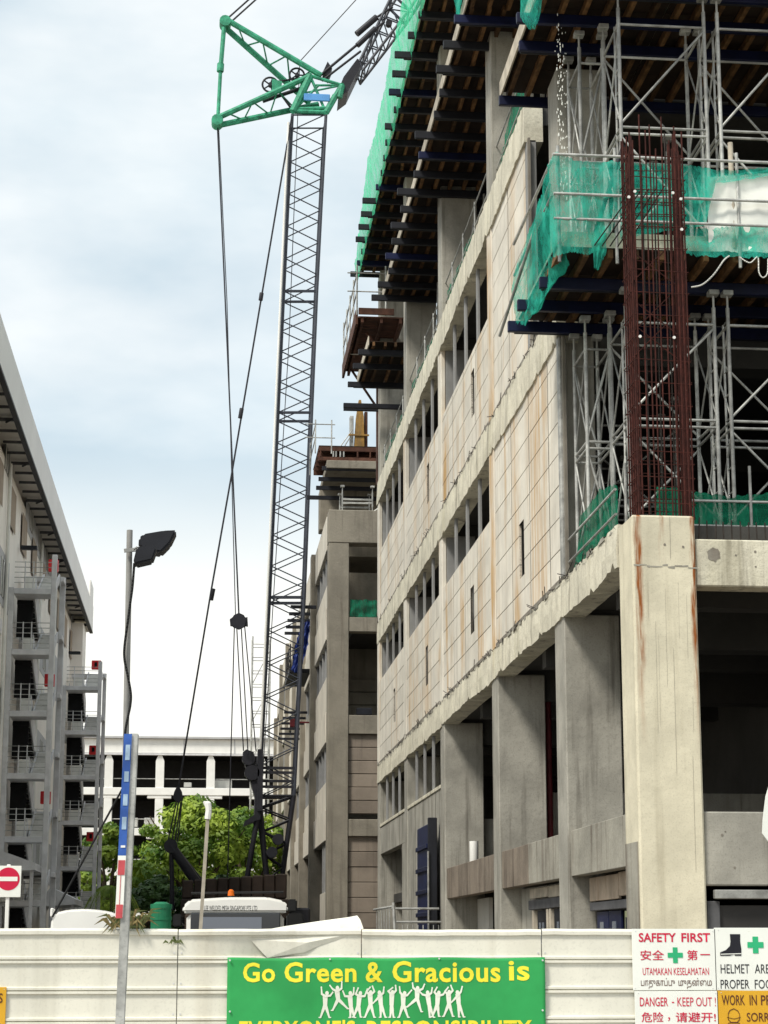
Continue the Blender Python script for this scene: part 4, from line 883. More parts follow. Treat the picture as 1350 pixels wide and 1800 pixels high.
for y in (51, 60, 69.6, 84, 92.5, 107.4): rod('downpipe', 'white_dirty', lb, (XL + .12, y, 0), (XL + .12, y, ZS), .07)
for j in range(9):
    y = 53 + j * 6.1; z = (3.4, 7.9, 12.5)[j % 3]; u_ = piece('condenser', 'white_dirty', lb, (XL + .06, y, z), (XL + .42, y + .85, z + .6), .03); piece('fan_grille', 'stair_steel', u_, (XL + .421, y + .2, z + .1), (XL + .43, y + .65, z + .5), 0)
def stair_tower(y0, label, xl, xr):
    t = root('stair_tower', label, 'staircase', (-6.3, y0 + 2.2, 0))
    xm = (xl + xr) / 2 + .02; D, h = 4.6, 2.36; lv = [1.1 + h * k for k in range(7)]
    for x in (xl, xr):
        for y in (y0, y0 + D): piece('post', 'stair_steel', t, (x - .1, y - .1, 0), (x + .1, y + .1, 16.6 if x == xr else 15.3), .015)
    for k, z in enumerate(lv):
        piece('landing', 'stair_steel', t, (xl + .1, y0 - .12, z - .22), (xr - .1, y0 + 1.0, z), .015)
        if z + h / 2 < 16.5:
            piece('landing', 'stair_steel', t, (xl + .1, y0 + D - 1.0, z + h / 2 - .2), (xr + .1, y0 + D, z + h / 2), .015)
        # street-side flight climbs away from the near landing
        f = MB().prism([(xm + .05, y0 + 1.0, z - .2), (xm + .05, y0 + D - 1.0, z + h / 2 - .2), (xm + .05, y0 + D - 1.0, z + h / 2 + .1), (xm + .05, y0 + 1.0, z + .12)], (.06, 0, 0)).build('flight', 'stair_steel', t)
        MB().prism([(xr - .12, y0 + 1.0, z - .2), (xr - .12, y0 + D - 1.0, z + h / 2 - .2), (xr - .12, y0 + D - 1.0, z + h / 2 + .1), (xr - .12, y0 + 1.0, z + .12)], (.06, 0, 0)).build('stringer', 'stair_steel', f)
        for s in range(7):
            u = (s + .5) / 7; yy_ = y0 + 1.0 + (D - 2) * u; zz = z + h / 2 * (s + 1) / 7.5
            piece('tread', 'stair_tread', f, (xm + .115, yy_ - .2, zz - .15), (xr - .125, yy_ + .2, zz), .008)
        # wall-side flight climbs back towards the near end; its underside faces the street end
        if k < 6:
            za, zc = z + h / 2, z + h
            b = MB().prism([(xl + .12, y0 + D - 1.0, za - .22), (xl + .12, y0 + 1.0, zc - .24), (xl + .12, y0 + 1.0, zc - .02), (xl + .12, y0 + D - 1.0, za)], (xm - xl - .19, 0, 0)).build('flight', 'stair_steel', t)
            for s in range(7):
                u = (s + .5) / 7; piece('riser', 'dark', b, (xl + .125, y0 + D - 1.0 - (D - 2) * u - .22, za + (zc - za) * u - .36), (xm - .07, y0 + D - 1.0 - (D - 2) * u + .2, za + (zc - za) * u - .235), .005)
            piece('flight_shade_panel', 'dark', b, (xl + .13, y0 + 1.05, zc - 1.72), (xm - .08, y0 + 1.12, zc - .25), 0)  # added black panel, stands in for the shade under the flight
            MB().prism([(xm - .06, y0 + D - 1.0, za - .25), (xm - .06, y0 + 1.0, zc - .25), (xm - .06, y0 + 1.0, zc + .75), (xm - .06, y0 + D - 1.0, za + .75)], (.05, 0, 0)).build('balustrade', 'stair_steel', b)
        for r_ in range(5): rod('rail', 'galv', t, (xl + .1, y0 - .1, z + .22 + r_ * .2), (xr - .1, y0 - .1, z + .22 + r_ * .2), .014)
        for x in (xl + .5, xm): rod('rail_post', 'stair_steel', t, (x, y0 - .1, z), (x, y0 - .1, z + 1.05), .022)
        piece('landing_screen', 'white_dirty', t, (xl + .4, y0 + .9, z + .02), (xm - .02, y0 + .94, z + .6), .01)
        if k % 2 == 0 and k > 0 or k == 6:
            c = piece('hose_cabinet', 'red', t, (xm + .18, y0 + D - .35, z + h / 2 + .35), (xr - .2, y0 + D - .1, z + h / 2 + .85), .02)
            piece('cabinet_window', 'dark', c, (xm + .34, y0 + D - .37, z + h / 2 + .5), (xr - .42, y0 + D - .352, z + h / 2 + .74), 0)
    for s in (0, 1):
        piece('end_screen', 'grey_wall', t, (xr + .02, y0 + .2 + s * 2.4, 0), (xr + .05, y0 + .28 + s * 2.4, 16.3), 0)
    return t
stair_tower(71.8, 'grey steel fire stair tower with red hose cabinets, the nearer and larger of two', -7.45, -5.85)
stair_tower(99.8, 'grey steel fire stair tower with red hose cabinets, the farther and smaller of two', -7.4, -5.55)
# entrance canopies at the foot of the stairs
for j, (y, x0, x1, z) in enumerate(((69.5, -8.2, -6.0, 4.9), (86, -7.2, -5.6, 4.0))):
    cn = root('canopy', ('pitched grey canopy behind the no entry sign', 'low grey canopy between the two stair towers')[j], 'canopy', ((x0 + x1) / 2, y, 0))
    MB().prism([(x0, y, z - .25), ((x0 + x1) / 2 - .3, y, z + .35), (x1, y, z - .15), (x1, y, z - .4), (x0, y, z - .5)], (0, 6, 0)).build('canopy_roof', 'stair_steel', cn)
    for x in (x0 + .2, x1 - .2): piece('canopy_post', 'stair_steel', cn, (x, y + .3, 0), (x + .12, y + .42, z - .4), .01)

# ------------------------------------------------------------------ white building closing the street
YE = 190.0
fb = root('car_park_building', 'white multi storey building with open dark decks closing the end of the street', 'building', (-2, YE + 8, 0))
def ze(py): return at(300, py, YE).z
x0, x1 = -26.0, 16.0
piece('parapet', 'white', fb, (x0, YE, ze(1324)), (x1, YE + .5, ze(1299)), .03)
piece('roof_edge', 'grey_wall', fb, (x0, YE - .4, ze(1299) + .01), (x1, YE + .6, ze(1295)), .02)
piece('gutter', 'stair_steel', fb, (x0, YE - .3, ze(1328)), (x1, YE + .2, ze(1325)), .01)
for a, b in ((1398, 1385), (1469, 1456), (1540, 1527), (1611, 1598)):
    piece('deck_edge', 'white', fb, (x0, YE - .2, ze(a)), (x1, YE + .3, ze(b)), .03)
    piece('deck_slab', 'deep', fb, (x0, YE + .31, ze(a) + .1), (x1, YE + 15, ze(a) + .4), 0)
    rod('rail', 'galv', fb, (x0, YE + .1, ze(b) + .9), (x1, YE + .1, ze(b) + .9), .05)
piece('rear_wall', 'shutter', fb, (x0, YE + 9, 0), (x1, YE + 9.3, ze(1300)), 0)
piece('roof_slab', 'deep', fb, (x0, YE + .51, ze(1322)), (x1, YE + 15, ze(1316)), 0)
for k in range(8):
    x = at(190, 1400, YE).x + (k - 3) * (at(280, 1400, YE).x - at(190, 1400, YE).x)
    piece('column', 'white', fb, (x - .42, YE - .1, 0), (x + .42, YE + .5, ze(1392)), .05)
    c = MB().prism([(x - .42, YE - .1, ze(1385)), (x + .42, YE - .1, ze(1385)), (x + .42, YE - .1, ze(1338)), (x + .2, YE - .1, ze(1328)), (x - .2, YE - .1, ze(1328)), (x - .42, YE - .1, ze(1338))], (0, .6, 0)).build('column_top', 'white', fb)
    for py in (1404, 1475): piece('corbel', 'white', fb, (x - 1.2, YE - .12, ze(py)), (x + 1.2, YE + .4, ze(py - 6)), .05)
    piece('roof_joint', 'grey_wall', fb, (x + 2.3, YE - .05, ze(1324)), (x + 2.42, YE + .1, ze(1299)), 0)
for k, (px, py, w_) in enumerate(((390, 1388, 36), (235, 1454, 14), (262, 1454, 18), (330, 1384, 14))):
    p = at(px, py, YE + 1.2); piece('parked_load', 'white_dirty', fb, (p.x - w_ * .028, p.y, p.z), (p.x + w_ * .028, p.y + 2, p.z + (.95 if k != 3 else .5)), .05)

# ------------------------------------------------------------------ lattice crane
YK = 85.0
def K(px, py, dy=0.0): return at(px, py, YK + dy)
cr = root('crawler_crane', 'tall dark lattice boom crane with green luffing masts standing in the street', 'crane', (2.4, YK + 1, 0))
def lattice(parent, bl, br, tl, tr, dep, n, mat, rc, rl, depf=1.0, name='boom_section', ladder=False):
    """four chords between a bottom and a top pair, zigzag lacing on all faces; nodes alternate from face to face"""
    b = [bl, br, br + Vector((0, dep, 0)), bl + Vector((0, dep, 0))]; t = [tl, tr, tr + Vector((0, dep * depf, 0)), tl + Vector((0, dep * depf, 0))]
    sec = MB()
    for k in range(4): sec.tube(b[k], t[k], rc, 8)
    o = sec.build(name, mat, parent)
    for a in range(4):
        c = (a + 1) % 4; off = .0 if a % 2 == 0 else .5
        f = lambda k, s: (b[a].lerp(t[a], s) if k % 2 == 0 else b[c].lerp(t[c], s))
        st = (a // 2)
        for k in range(n):
            rod('lacing', mat, o, f(k + st, k / n), f(k + 1 + st, (k + 1) / n), rl, 6)
    for s in (0.004, .996):
        for a in range(4): rod('cross_tie', mat, o, b[a].lerp(t[a], s), b[(a + 1) % 4].lerp(t[(a + 1) % 4], s), rl * 1.3, 6)
    return o
# boom sections from foot to head: picture rows of the joints
rows = [(1400, 456, 517), (1050, 474, 535), (725, 489, 548), (512, 499, 557), (201, 514, 573)]
D_ = 1.5
for (ya, la, ra), (yb, lb_, rb_), n in zip(rows, rows[1:], (12, 12, 8, 11)):
    lattice(cr, K(la, ya), K(ra, ya), K(lb_, yb), K(rb_, yb), D_, n, 'crane_grey', .075, .030)
bf = lattice(cr, K(470, 1545, .4), K(496, 1545, .4), K(456, 1398), K(517, 1398), .7, 7, 'crane_dark', .1, .045, depf=2.0, name='boom_foot')
rod('walkway_tube', 'white', cr, K(457, 1330, -.2), K(507, 215, -.2), .055)
for py, px in ((1375, 486), (1352, 488), (1385, 486), (1360, 487)):
    piece('stiffener', 'crane_dark', bf, K(px - 29, py, -.06), K(px + 31, py - 4, -.0), 0)
# machinery at the boom foot
for px, py, r in ((437, 1333, .3), (443, 1358, .34), (489, 1475, .25), (478, 1498, .25)):
    p = K(px, py, -.3); MB().tube(p, p + Vector((0, .5, 0)), r, 16).build('sheave_drum', 'crane_dark', cr, smooth=False)
MB().prism([K(427, 1322, -.2), K(433, 1317, -.2), K(446, 1322, -.2), K(452, 1360, -.2), K(458, 1385, -.2), K(458, 1440, -.2), K(449, 1443, -.2), K(428, 1452, -.2), K(430, 1444, -.2), K(447, 1432, -.2), K(448, 1400, -.2), K(440, 1372, -.2), K(431, 1345, -.2)], (0, .9, 0)).build('winch_frame', 'crane_dark', cr)
piece('winch_guard', 'crane_dark', cr, K(452, 1425, -.3), K(462, 1320, .5), 0)
rod('back_stay', 'crane_dark', cr, K(452, 1440), K(434, 1545), .12); rod('back_stay', 'crane_dark', cr, K(456, 1440, 1), K(468, 1545, 1), .1)
rod('back_stop', 'crane_dark', cr, K(450, 1450, 1), K(455, 1330, 1), .12)
# superstructure, counterweight and tracks
body = piece('machine_house', 'crane_dark', cr, (-.8, 82.5, 1.2), (3.7, 88, 3.75), .06)
for k in range(9): piece('counterweight_slab', 'crane_brown', cr, (-.8 + k * .49, 80.2 + (k % 2) * .03, 3.76 - .02), (-.8 + k * .49 + .47, 82.4, 4.5 + k * .035), .05)
piece('counterweight_tray', 'crane_brown', cr, (-.85, 80.1, 2.9), (3.7, 82.45, 3.72), .05)
for x in (-1.1, 3.2):
    tr_ = MB().prism([(x, 80.5, .5), (x, 81, .05), (x, 89, .05), (x, 89.5, .5), (x, 89, 1.05), (x, 81, 1.05)], (.75, 0, 0)).build('track', 'rubber', cr, bevel=.04)
    for k in range(22): piece('track_shoe', 'crane_dark', tr_, (x - .02, 80.9 + k * .38, 1.03), (x + .77, 81.2 + k * .38, 1.09), 0)
piece('operator_cab', 'crane_dark', cr, (3.75, 82, 1.3), (4.7, 84.2, 3.4), .08)
# rear gantry mast with sheave
p = K(300, 1487, -1.2)
MB().tube(p, p + Vector((0, .5, 0)), .3, 18).build('gantry_sheave', 'crane_dark', cr)
rod('gantry_mast', 'crane_dark', cr, K(300, 1487, -1), K(345, 1550, -1), .22); rod('gantry_mast', 'crane_dark', cr, K(304, 1490, .5), K(352, 1550, .5), .16)
rod('gantry_post', 'crane_dark', cr, K(301, 1490, -1), K(303, 1600, -1), .1)
# head and luffing masts
hd = MB()
H1, H2, H3, H4, H5 = (515, 196), (573, 198), (601, 150), (545, 133), (527, 165)
for a, b, r in ((H1, H4, .19), (H1, H2, .12), (H2, H3, .14), (H4, H3, .09), (H4, H2, .07), (H5, H3, .05), (H1, (560, 150), .06), ((520, 192), (572, 190), .1), ((553, 150), H3, .06), (H2, (590, 168), .16), (H3, (596, 172), .16)):
    for dy in (0, D_): hd.tube(K(*a, dy), K(*b, dy), r, 8)
for q in (H1, H2, H3, H4): hd.tube(K(*q, -.1), K(*q, D_ + .1), .13, 8)
hd = hd.build('boom_head', 'crane_green', cr)
piece('head_platform', 'light_blue', hd, K(534, 176, -.15), K(580, 167, -.05), .03)
def mast(a, b, wid, nm):
    m = MB(); A0, B0 = Vector(a), Vector(b); d = (B0 - A0).normalized(); nrm = Vector((-d.z, 0, d.x))
    A = [A0 + nrm * .12, A0 - nrm * .12 + Vector((0, .3, 0))]; B = [B0 + nrm * wid * .28, B0 - nrm * wid * .72 + Vector((0, D_, 0))]
    for p_, q_ in zip(A, B): m.tube(p_, q_, .15, 8)
    m.tube(A0 + Vector((0, -.15, 0)), A0 + Vector((0, .5, 0)), .28, 12); m = m.build(nm, 'crane_green', cr)
    for k in range(6): rod('lacing', 'crane_green', m, A[k % 2].lerp(B[k % 2], .12 + k * .13), A[1 - k % 2].lerp(B[1 - k % 2], .25 + k * .13), .04, 6)
    return m
mast(K(396, 38), K(560, 140), .9, 'front_mast'); mast(K(382, 212), K(552, 140), .9, 'rear_mast')
m = MB().tube(K(394, 45), K(388, 118), .11, 8).tube(K(388, 118), K(383, 208), .09, 8).tube(K(388, 112), K(387, 126), .17, 8).build('mast_tie', 'crane_green', cr)
for px, py, r in ((475, 149, .38), (522, 132, .36)):
    c = K(px, py, .3); mb = MB(); n = 20
    for i in range(n):
        a0, a1 = 6.2832 * i / n, 6.2832 * (i + 1) / n
        mb.tube(c + Vector((math.cos(a0) * r, 0, math.sin(a0) * r)), c + Vector((math.cos(a1) * r, 0, math.sin(a1) * r)), .05, 6)
    for i in range(5): mb.tube(c, c + Vector((math.cos(1.257 * i) * r, 0, math.sin(1.257 * i) * r)), .04, 5)
    mb.tube(c - Vector((0, .1, 0)), c + Vector((0, .15, 0)), .1, 8); mb.build('guide_sheave', 'crane_dark', cr)
MB().prism([K(478, 158, .2), K(478, 138, .2), K(496, 143, .2), K(494, 156, .2)], (0, .3, 0)).build('sheave_bracket', 'crane_green', cr)
rod('jib_strut', 'crane_dark', cr, K(462, 178, .8), K(530, 155, .8), .1); rod('jib_strut', 'crane_dark', cr, K(490, 160, .5), K(515, 195, .5), .06)
rod('jib_strut', 'crane_dark', cr, K(478, 145, .6), K(548, 134, .6), .05)
# luffing jib rising beyond the block
MB().prism([K(596, 172), K(612, 160), K(637, 108), K(628, 103), K(604, 135), K(598, 150)], (0, D_, 0)).build('jib_foot', 'crane_dark', cr)
lattice(cr, K(632, 108), K(637, 124), K(690, -10), K(719, 18), D_, 9, 'crane_grey', .07, .035, name='jib_section')
lattice(cr, K(690, -10), K(719, 18), K(850, -260), K(884, -236), D_, 12, 'crane_grey', .07, .035, name='jib_section')
rod('jib_pendant', 'crane_dark', cr, K(560, 135), K(632, 75), .07); rod('jib_pendant', 'crane_dark', cr, K(566, 142), K(634, 90), .06)
rod('jib_pendant_link', 'crane_dark', cr, K(627, 60), K(662, 30), .16); rod('jib_pendant_link', 'crane_dark', cr, K(628, 80), K(660, 50), .14)
rod('jib_pendant', 'crane_dark', cr, K(660, 32), K(690, 12), .06); rod('jib_pendant', 'crane_dark', cr, K(658, 52), K(676, 38), .06)
MB().prism([K(568, 125), K(576, 108), K(584, 120), K(578, 134)], (0, .8, 0)).build('equaliser', 'crane_dark', cr)
p = K(684, 39, .5); MB().tube(p, p + Vector((0, .3, 0)), .16, 14).build('guide_sheave', 'crane_dark', cr)
# ropes
def rope(pts, r, nm='rope'): return MB().path([K(*q) for q in pts], r, 6).build(nm, 'crane_dark', cr)
rope([(382, 215, .3), (396, 530, 0), (420, 1082, -.5)], .036); rope([(384, 215, .5), (399, 530, .2), (414, 1082, -.5)], .022)
rope([(513, 205, -.2), (407, 835, -.4), (370, 1045, -.6), (313, 1390, -1)], .042, 'pendant_line')
for a, b in (((460, 515), (458, 528)), ((425, 718), (422, 735)), ((375, 1035), (371, 1055))): rod('pendant_coupling', 'crane_dark', cr, K(*a, -.4), K(*b, -.4), .1)
rope([(396, 36, .2), (470, -30, 0)], .045, 'pendant_line'); rope([(400, 44, .4), (480, -28, .2)], .045, 'pendant_line'); rope([(527, 108, .5), (640, -16, .5)], .025)
rope([(527, 108, .5), (508, 600, .5), (462, 1360, .5)], .02)
for a, b in (((412, 1100), (400, 1545)), ((416, 1100), (428, 1320)), ((424, 1100), (436, 1325)), ((430, 1100), (450, 1320))): rope([(*a, -.5), (*b, -.5)], .026)
for a, b in (((310, 1410), (295, 1480)), ((314, 1410), (301, 1485)), ((318, 1410), (306, 1490)), ((320, 1405), (312, 1480))): rope([(*a, -1), (*b, -1)], .03)
b_ = MB(); b_.prism([K(304, 1402, -1.1), K(306, 1392, -1.1), K(313, 1378, -1.1), K(320, 1392, -1.1), K(322, 1404, -1.1), K(313, 1412, -1.1)], (0, .35, 0)); b_.build('bridle_block', 'crane_dark', cr)
hbk = root('hook_block', 'dark pulley block hanging on the crane ropes below the mast', 'hook block', K(420, 1108, -.5))
for dy in (-.75, -.4):
    MB().prism([K(409, 1102, dy), K(406, 1090, dy), K(411, 1081, dy), K(420, 1077, dy), K(429, 1081, dy), K(433, 1090, dy), K(430, 1102, dy), K(420, 1107, dy)], (0, .08, 0)).build('cheek_plate', 'crane_dark', hbk, bevel=.015)
for px in (413, 427):
    p = K(px, 1091, -.66); MB().tube(p, p + Vector((0, .22, 0)), .2, 16).build('sheave', 'crane_brown', hbk)
for px in (408, 432): MB().prism([K(px - 3, 1099, -.7), K(px - 4, 1088, -.7), K(px + 3, 1084, -.7), K(px + 4, 1100, -.7)], (0, .3, 0)).build('guard', 'crane_dark', hbk)

# ------------------------------------------------------------------ lorry behind the hoarding
ly = root('lorry', 'white lorry cab with an amber beacon and lettered visor behind the hoarding', 'lorry', (.75, 45, 0))
Yl = 42.0
def Lp(px, py, Y=Yl): return at(px, py, Y)
xl, xr = Lp(324, 1600).x, Lp(504, 1600).x
piece('cab', 'white', ly, (xl + .05, Yl + .05, .7), (xr - .05, Yl + 1.9, Lp(400, 1604).z), .12)
MB().prism([Lp(320, 1604), Lp(322, 1592), Lp(334, 1581), Lp(400, 1577), Lp(470, 1577), Lp(498, 1583), Lp(507, 1592), Lp(507, 1604)], (0, 1.7, 0)).build('visor', 'white', ly, bevel=.05)
lv_ = lettering(ly, 'LEE WELDED MESH SINGAPORE PTE LTD', Lp(359, 1600).x, Lp(452, 1600).x, Lp(400, 1600.5).z, Lp(400, 1592).z, Yl - .005, 'sign_black', bold=-.004)
ws = piece('windscreen', 'glass', ly, (xl + .14, Yl - .02, 1.35), (xr - .14, Yl + .04, Lp(400, 1605).z), .02)
piece('wiper', 'rubber', ws, (xl + .3, Yl - .05, 1.4), (xl + .9, Yl - .025, 1.43), 0)
piece('sun_strip', 'glass_blue', ws, (xl + .4, Yl - .03, Lp(400, 1640).z), (xr - .55, Yl - .022, Lp(400, 1612).z), 0)
piece('bumper', 'rubber', ly, (xl, Yl - .12, .45), (xr, Yl + .04, .85), .05); piece('grille', 'rubber', ly, (xl + .4, Yl + .0, .9), (xr - .4, Yl + .04, 1.25), .02)
for x in (xl + .12, xr - .42): piece('headlight', 'glass_blue', ly, (x, Yl - .02, .95), (x + .3, Yl + .04, 1.2), .03)
bc = MB(); p = Lp(406, 1577, Yl + .4); bc.tube(p + Vector((0, 0, -.02)), p + Vector((0, 0, .03)), .07, 12).build('beacon_base', 'rubber', ly)
mb = MB(); mb.tube(p + Vector((0, 0, .03)), p + Vector((0, 0, .13)), .075, 14, .065).tube(p + Vector((0, 0, .13)), p + Vector((0, 0, .17)), .065, 14, .03).build('beacon', 'amber', ly)
for px, dy in ((514, 0), (312, -.2)):
    q = Lp(px, 1592 if px > 400 else 1618, Yl + dy); mb = MB().box(q - Vector((.1, .05, .14)), q + Vector((.1, .06, .14))).build('mirror', 'rubber', ly, bevel=.03)
    rod('mirror_arm', 'rubber', ly, q, (xr if px > 400 else xl, Yl + .3, q.z - .1), .018)
rod('roof_bar', 'rubber', ly, Lp(336, 1578, Yl + 1.0) + Vector((0, 0, .1)), Lp(498, 1576, Yl + 1.0) + Vector((0, 0, .1)), .025)
piece('cargo_bed', 'white_dirty', ly, (xl, Yl + 2.1, .8), (xr, Yl + 7.2, 1.3), .03); piece('head_board', 'crane_brown', ly, (xl, Yl + 2.0, 1.3), (xr, Yl + 2.08, 2.55), .02)
piece('chassis', 'rubber', ly, (xl + .5, Yl + .5, .45), (xr - .5, Yl + 7, .78), .02)
for y in (Yl + .9, Yl + 5.5):
    for x in (xl + .02, xr - .3):
        wh = MB().tube((x, y, .45), (x + .28, y, .45), .45, 20).build('wheel', 'rubber', ly); MB().tube((x - .01, y, .45), (x + .29, y, .45), .24, 14).build('rim', 'galv', wh)
MB().prism([Lp(505, 1606, Yl + 3), Lp(532, 1604, Yl + 3), Lp(542, 1640, Yl + 3), Lp(505, 1640, Yl + 3)], (0, .6, 0)).build('side_load', 'rubber', ly, bevel=.04)

# ------------------------------------------------------------------ other things behind the hoarding
tk = root('water_tank', 'green ribbed plastic tank between tree and lorry', 'tank', (-.9, 44, 0))
tkm = MB(); cx = (-1.15 - .66) / 2
for z0, z1, r in ((0, 2.42, .235), (2.42, 2.5, .25), (2.5, 2.68, .235), (2.68, 2.78, .25)): tkm.tube((cx, 44, z0), (cx, 44, z1), r, 24)
tkm.build('tank_body', 'tank_green', tk); MB().tube((cx, 44, 2.78), (cx, 44, 2.83), .2, 24, .12).build('lid', 'tank_green', tk)
vn = root('van', 'white van roof showing over the hoarding below the stair towers', 'van', (-2.1, 36.5, 0))
xl, xr = at(88, 1620, 35).x, at(214, 1620, 35).x
prof = [(88, 1640), (90, 1616), (98, 1604), (120, 1599), (150, 1597.5), (180, 1600), (200, 1604), (211, 1612), (215, 1640)]
pp = [at(a, b, 35) for a, b in prof]; pp = [Vector((pp[-1].x, 35, .5))] + [Vector((pp[0].x, 35, .5))] + pp
MB().prism(pp, (0, 4.2, 0)).build('body', 'white', vn, bevel=.04)
piece('roof_box', 'white', vn, at(88, 1612, 34.98), at(97, 1597, 35.4), .02)
piece('windscreen', 'glass', vn, (xl + .12, 34.96, 1.1), (xr - .12, 34.99, 1.75), .02)
for y in (35.8, 38.3):
    for x in (xl - .02, xr - .2): MB().tube((x, y, .33), (x + .22, y, .33), .33, 18).build('wheel', 'rubber', vn)
ne = root('no_entry_sign', 'square no entry sign with a red disc and white bar on a white post', 'sign', at(13, 1600, 40) * 1.0)
WL[ne.name].z = 0; ne.location.z = 0
a, b = at(-9, 1577, 40), at(38, 1522, 40); piece('sign_plate', 'sign_white', ne, (a.x, 40, a.z), (b.x, 40.03, b.z), .005)
c = at(14.5, 1545, 40); r_ = .235
flat(ne, 'red_disc', 'sign_red', [(c.x + math.cos(6.2832 * i / 40) * r_, c.z + math.sin(6.2832 * i / 40) * r_) for i in range(40)], 39.997)
flat(ne, 'white_bar', 'sign_white', [(c.x - .19, c.z - .045), (c.x + .19, c.z - .045), (c.x + .19, c.z + .045), (c.x - .19, c.z + .045)], 39.993)
q = at(13, 1578, 40); piece('sign_post', 'white', ne, (q.x - .04, 40.031, 0), (q.x + .04, 40.09, c.z + .3), .01)
# leaning white post
lpst = root('leaning_post', 'leaning pale post with a bent white lamp head before the tree', 'post', (.1, 30, 0))
a, b = at(352, 1640, 30), at(365, 1440, 30); a0 = a + (a - b) * ((a.z) / (b.z - a.z))
MB().bar(a0, b, .055, .055).build('post_shaft', 'edge_wood', lpst)
MB().path([b, at(367, 1425, 30), at(366, 1412, 30)], .05, 8).build('lamp_neck', 'white', lpst)
MB().prism([at(356, 1408, 30), at(370, 1408, 30), at(372, 1428, 30), at(366, 1430, 30)], (0, .12, 0)).build('lamp_head', 'white', lpst, bevel=.015)
# floodlight mast
fm = root('floodlight_mast', 'grey pole with two black floodlights high above the hoarding', 'lamp post', (-.74, 18, 0))
t0, t1 = at(228, 932, 18), at(218, 1640, 18)
rod('pole', 'pole_grey', fm, (t1.x, 18, 0), t0, .029, 12)
def flood(name, pts, dy, th): return MB().prism([at(x, y, 18 + dy) for x, y in pts], (0, th, 0)).build(name, 'black_steel', fm, bevel=.02)
f1 = flood('floodlight', [(243, 960), (244, 945), (252, 938), (287, 932), (311, 931), (300, 954), (283, 971), (262, 968)], .12, .26)
f2 = flood('floodlight', [(234, 987), (240, 962), (256, 957), (276, 962), (268, 984), (238, 991)], -.22, .24)
for a in (232, 236): MB().bar(at(a, 968, 17.9), at(a + 10, 962, 17.9), .03, .02).build('bracket', 'galv', fm)
MB().bar(at(218, 968, 17.93), at(240, 966, 17.93), .02, .035).build('clamp', 'galv', fm)
cb = [(236, 990), (233, 1030), (229, 1060), (225, 1090), (219, 1135), (219, 1160), (225, 1190), (230, 1220), (229, 1240), (226, 1255), (221, 1280), (219, 1305), (222, 1330)]
MB().path(smooth([at(x, y, 17.94) for x, y in cb]), .012, 6).build('cable', 'rubber', fm, smooth=True)
MB().tube(at(216, 1385, 17.9), at(92, 1612, 17.9), .011, 6).build('stay_wire', 'rubber', None, label='black stay running slantwise down from the floodlight mast to the hoarding', cat='stay')
# leaning sign pole in front of the hoarding
YS = 14.5
sp_ = root('sign_pole', 'leaning square steel pole with faded blue and red strip before the hoarding', 'sign', (-.6, YS, 0))
a, b = at(211, 1800, YS), at(236, 1290, YS); a0 = a + (a - b) * ((a.z - .12) / (b.z - a.z))
MB().bar(a0, b, .07, .07).build('pole', 'galv', sp_, bevel=.006)
def strip(name, y0, y1, w0, w1, mat, off):
    def px(y): return 229 - (y - 1290) * 16 / 325
    pts = [at(px(y0) + w0, y0, YS - off), at(px(y0) + w1, y0, YS - off), at(px(y1) + w1, y1, YS - off), at(px(y1) + w0, y1, YS - off)]
    return MB().prism(pts, (0, .006, 0)).build(name, mat, sp_)
bs = strip('blue_plate', 1290, 1504, -11, 3, 'blue_sign', .05)
strip('white_plate', 1504, 1612, -11, 3, 'sign_white', .05)
for y0, y1, m_ in ((1309, 1336, 'pale_blue'), (1356, 1374, 'pale_blue'), (1396, 1416, 'pale_blue'), (1436, 1458, 'pale_blue'), (1486, 1490, 'white')): strip('faded_print', y0, y1, -7, 1, m_, .054)
for y0, y1 in ((1512, 1538), (1590, 1614)): strip('red_band', y0, y1, -10, 2, 'faded_red', .054)
strip('red_line', 1538.5, 1589.5, -5, -4, 'faded_red', .054)

# ------------------------------------------------------------------ hoarding
YH = 16.0
hf = root('hoarding', 'cream ribbed metal hoarding running across the foot of the picture', 'fence', (1.5, YH, 0))
TOP = 2.015
def xh(px, py=1700): return at(px, py, YH).x
prof = []   # section of one sheet: z, y offset
ribs = [at(700, y, YH).z for y in (1687, 1740, 1793, 1846, 1899, 1952, 2005)]
zs = [(TOP, 0), (TOP - .02, -.02), (TOP - .045, -.02), (TOP - .05, 0)]
for z in ribs: zs += [(z + .030, 0), (z + .022, -.020), (z + .008, -.020), (z + .002, .0), (z - .004, .0), (z - .010, -.020), (z - .024, -.020), (z - .032, 0)]
zs += [(.14, 0)]
sheets = [-60] + [xh(312) + 1.5 * k for k in range(-3, 5)] + [60]
sheets = [-13, -8.5] + [xh(312) + 1.53 * k for k in range(-4, 4)] + [6.2, 7.7, 12.0]
rg = random.Random(9)
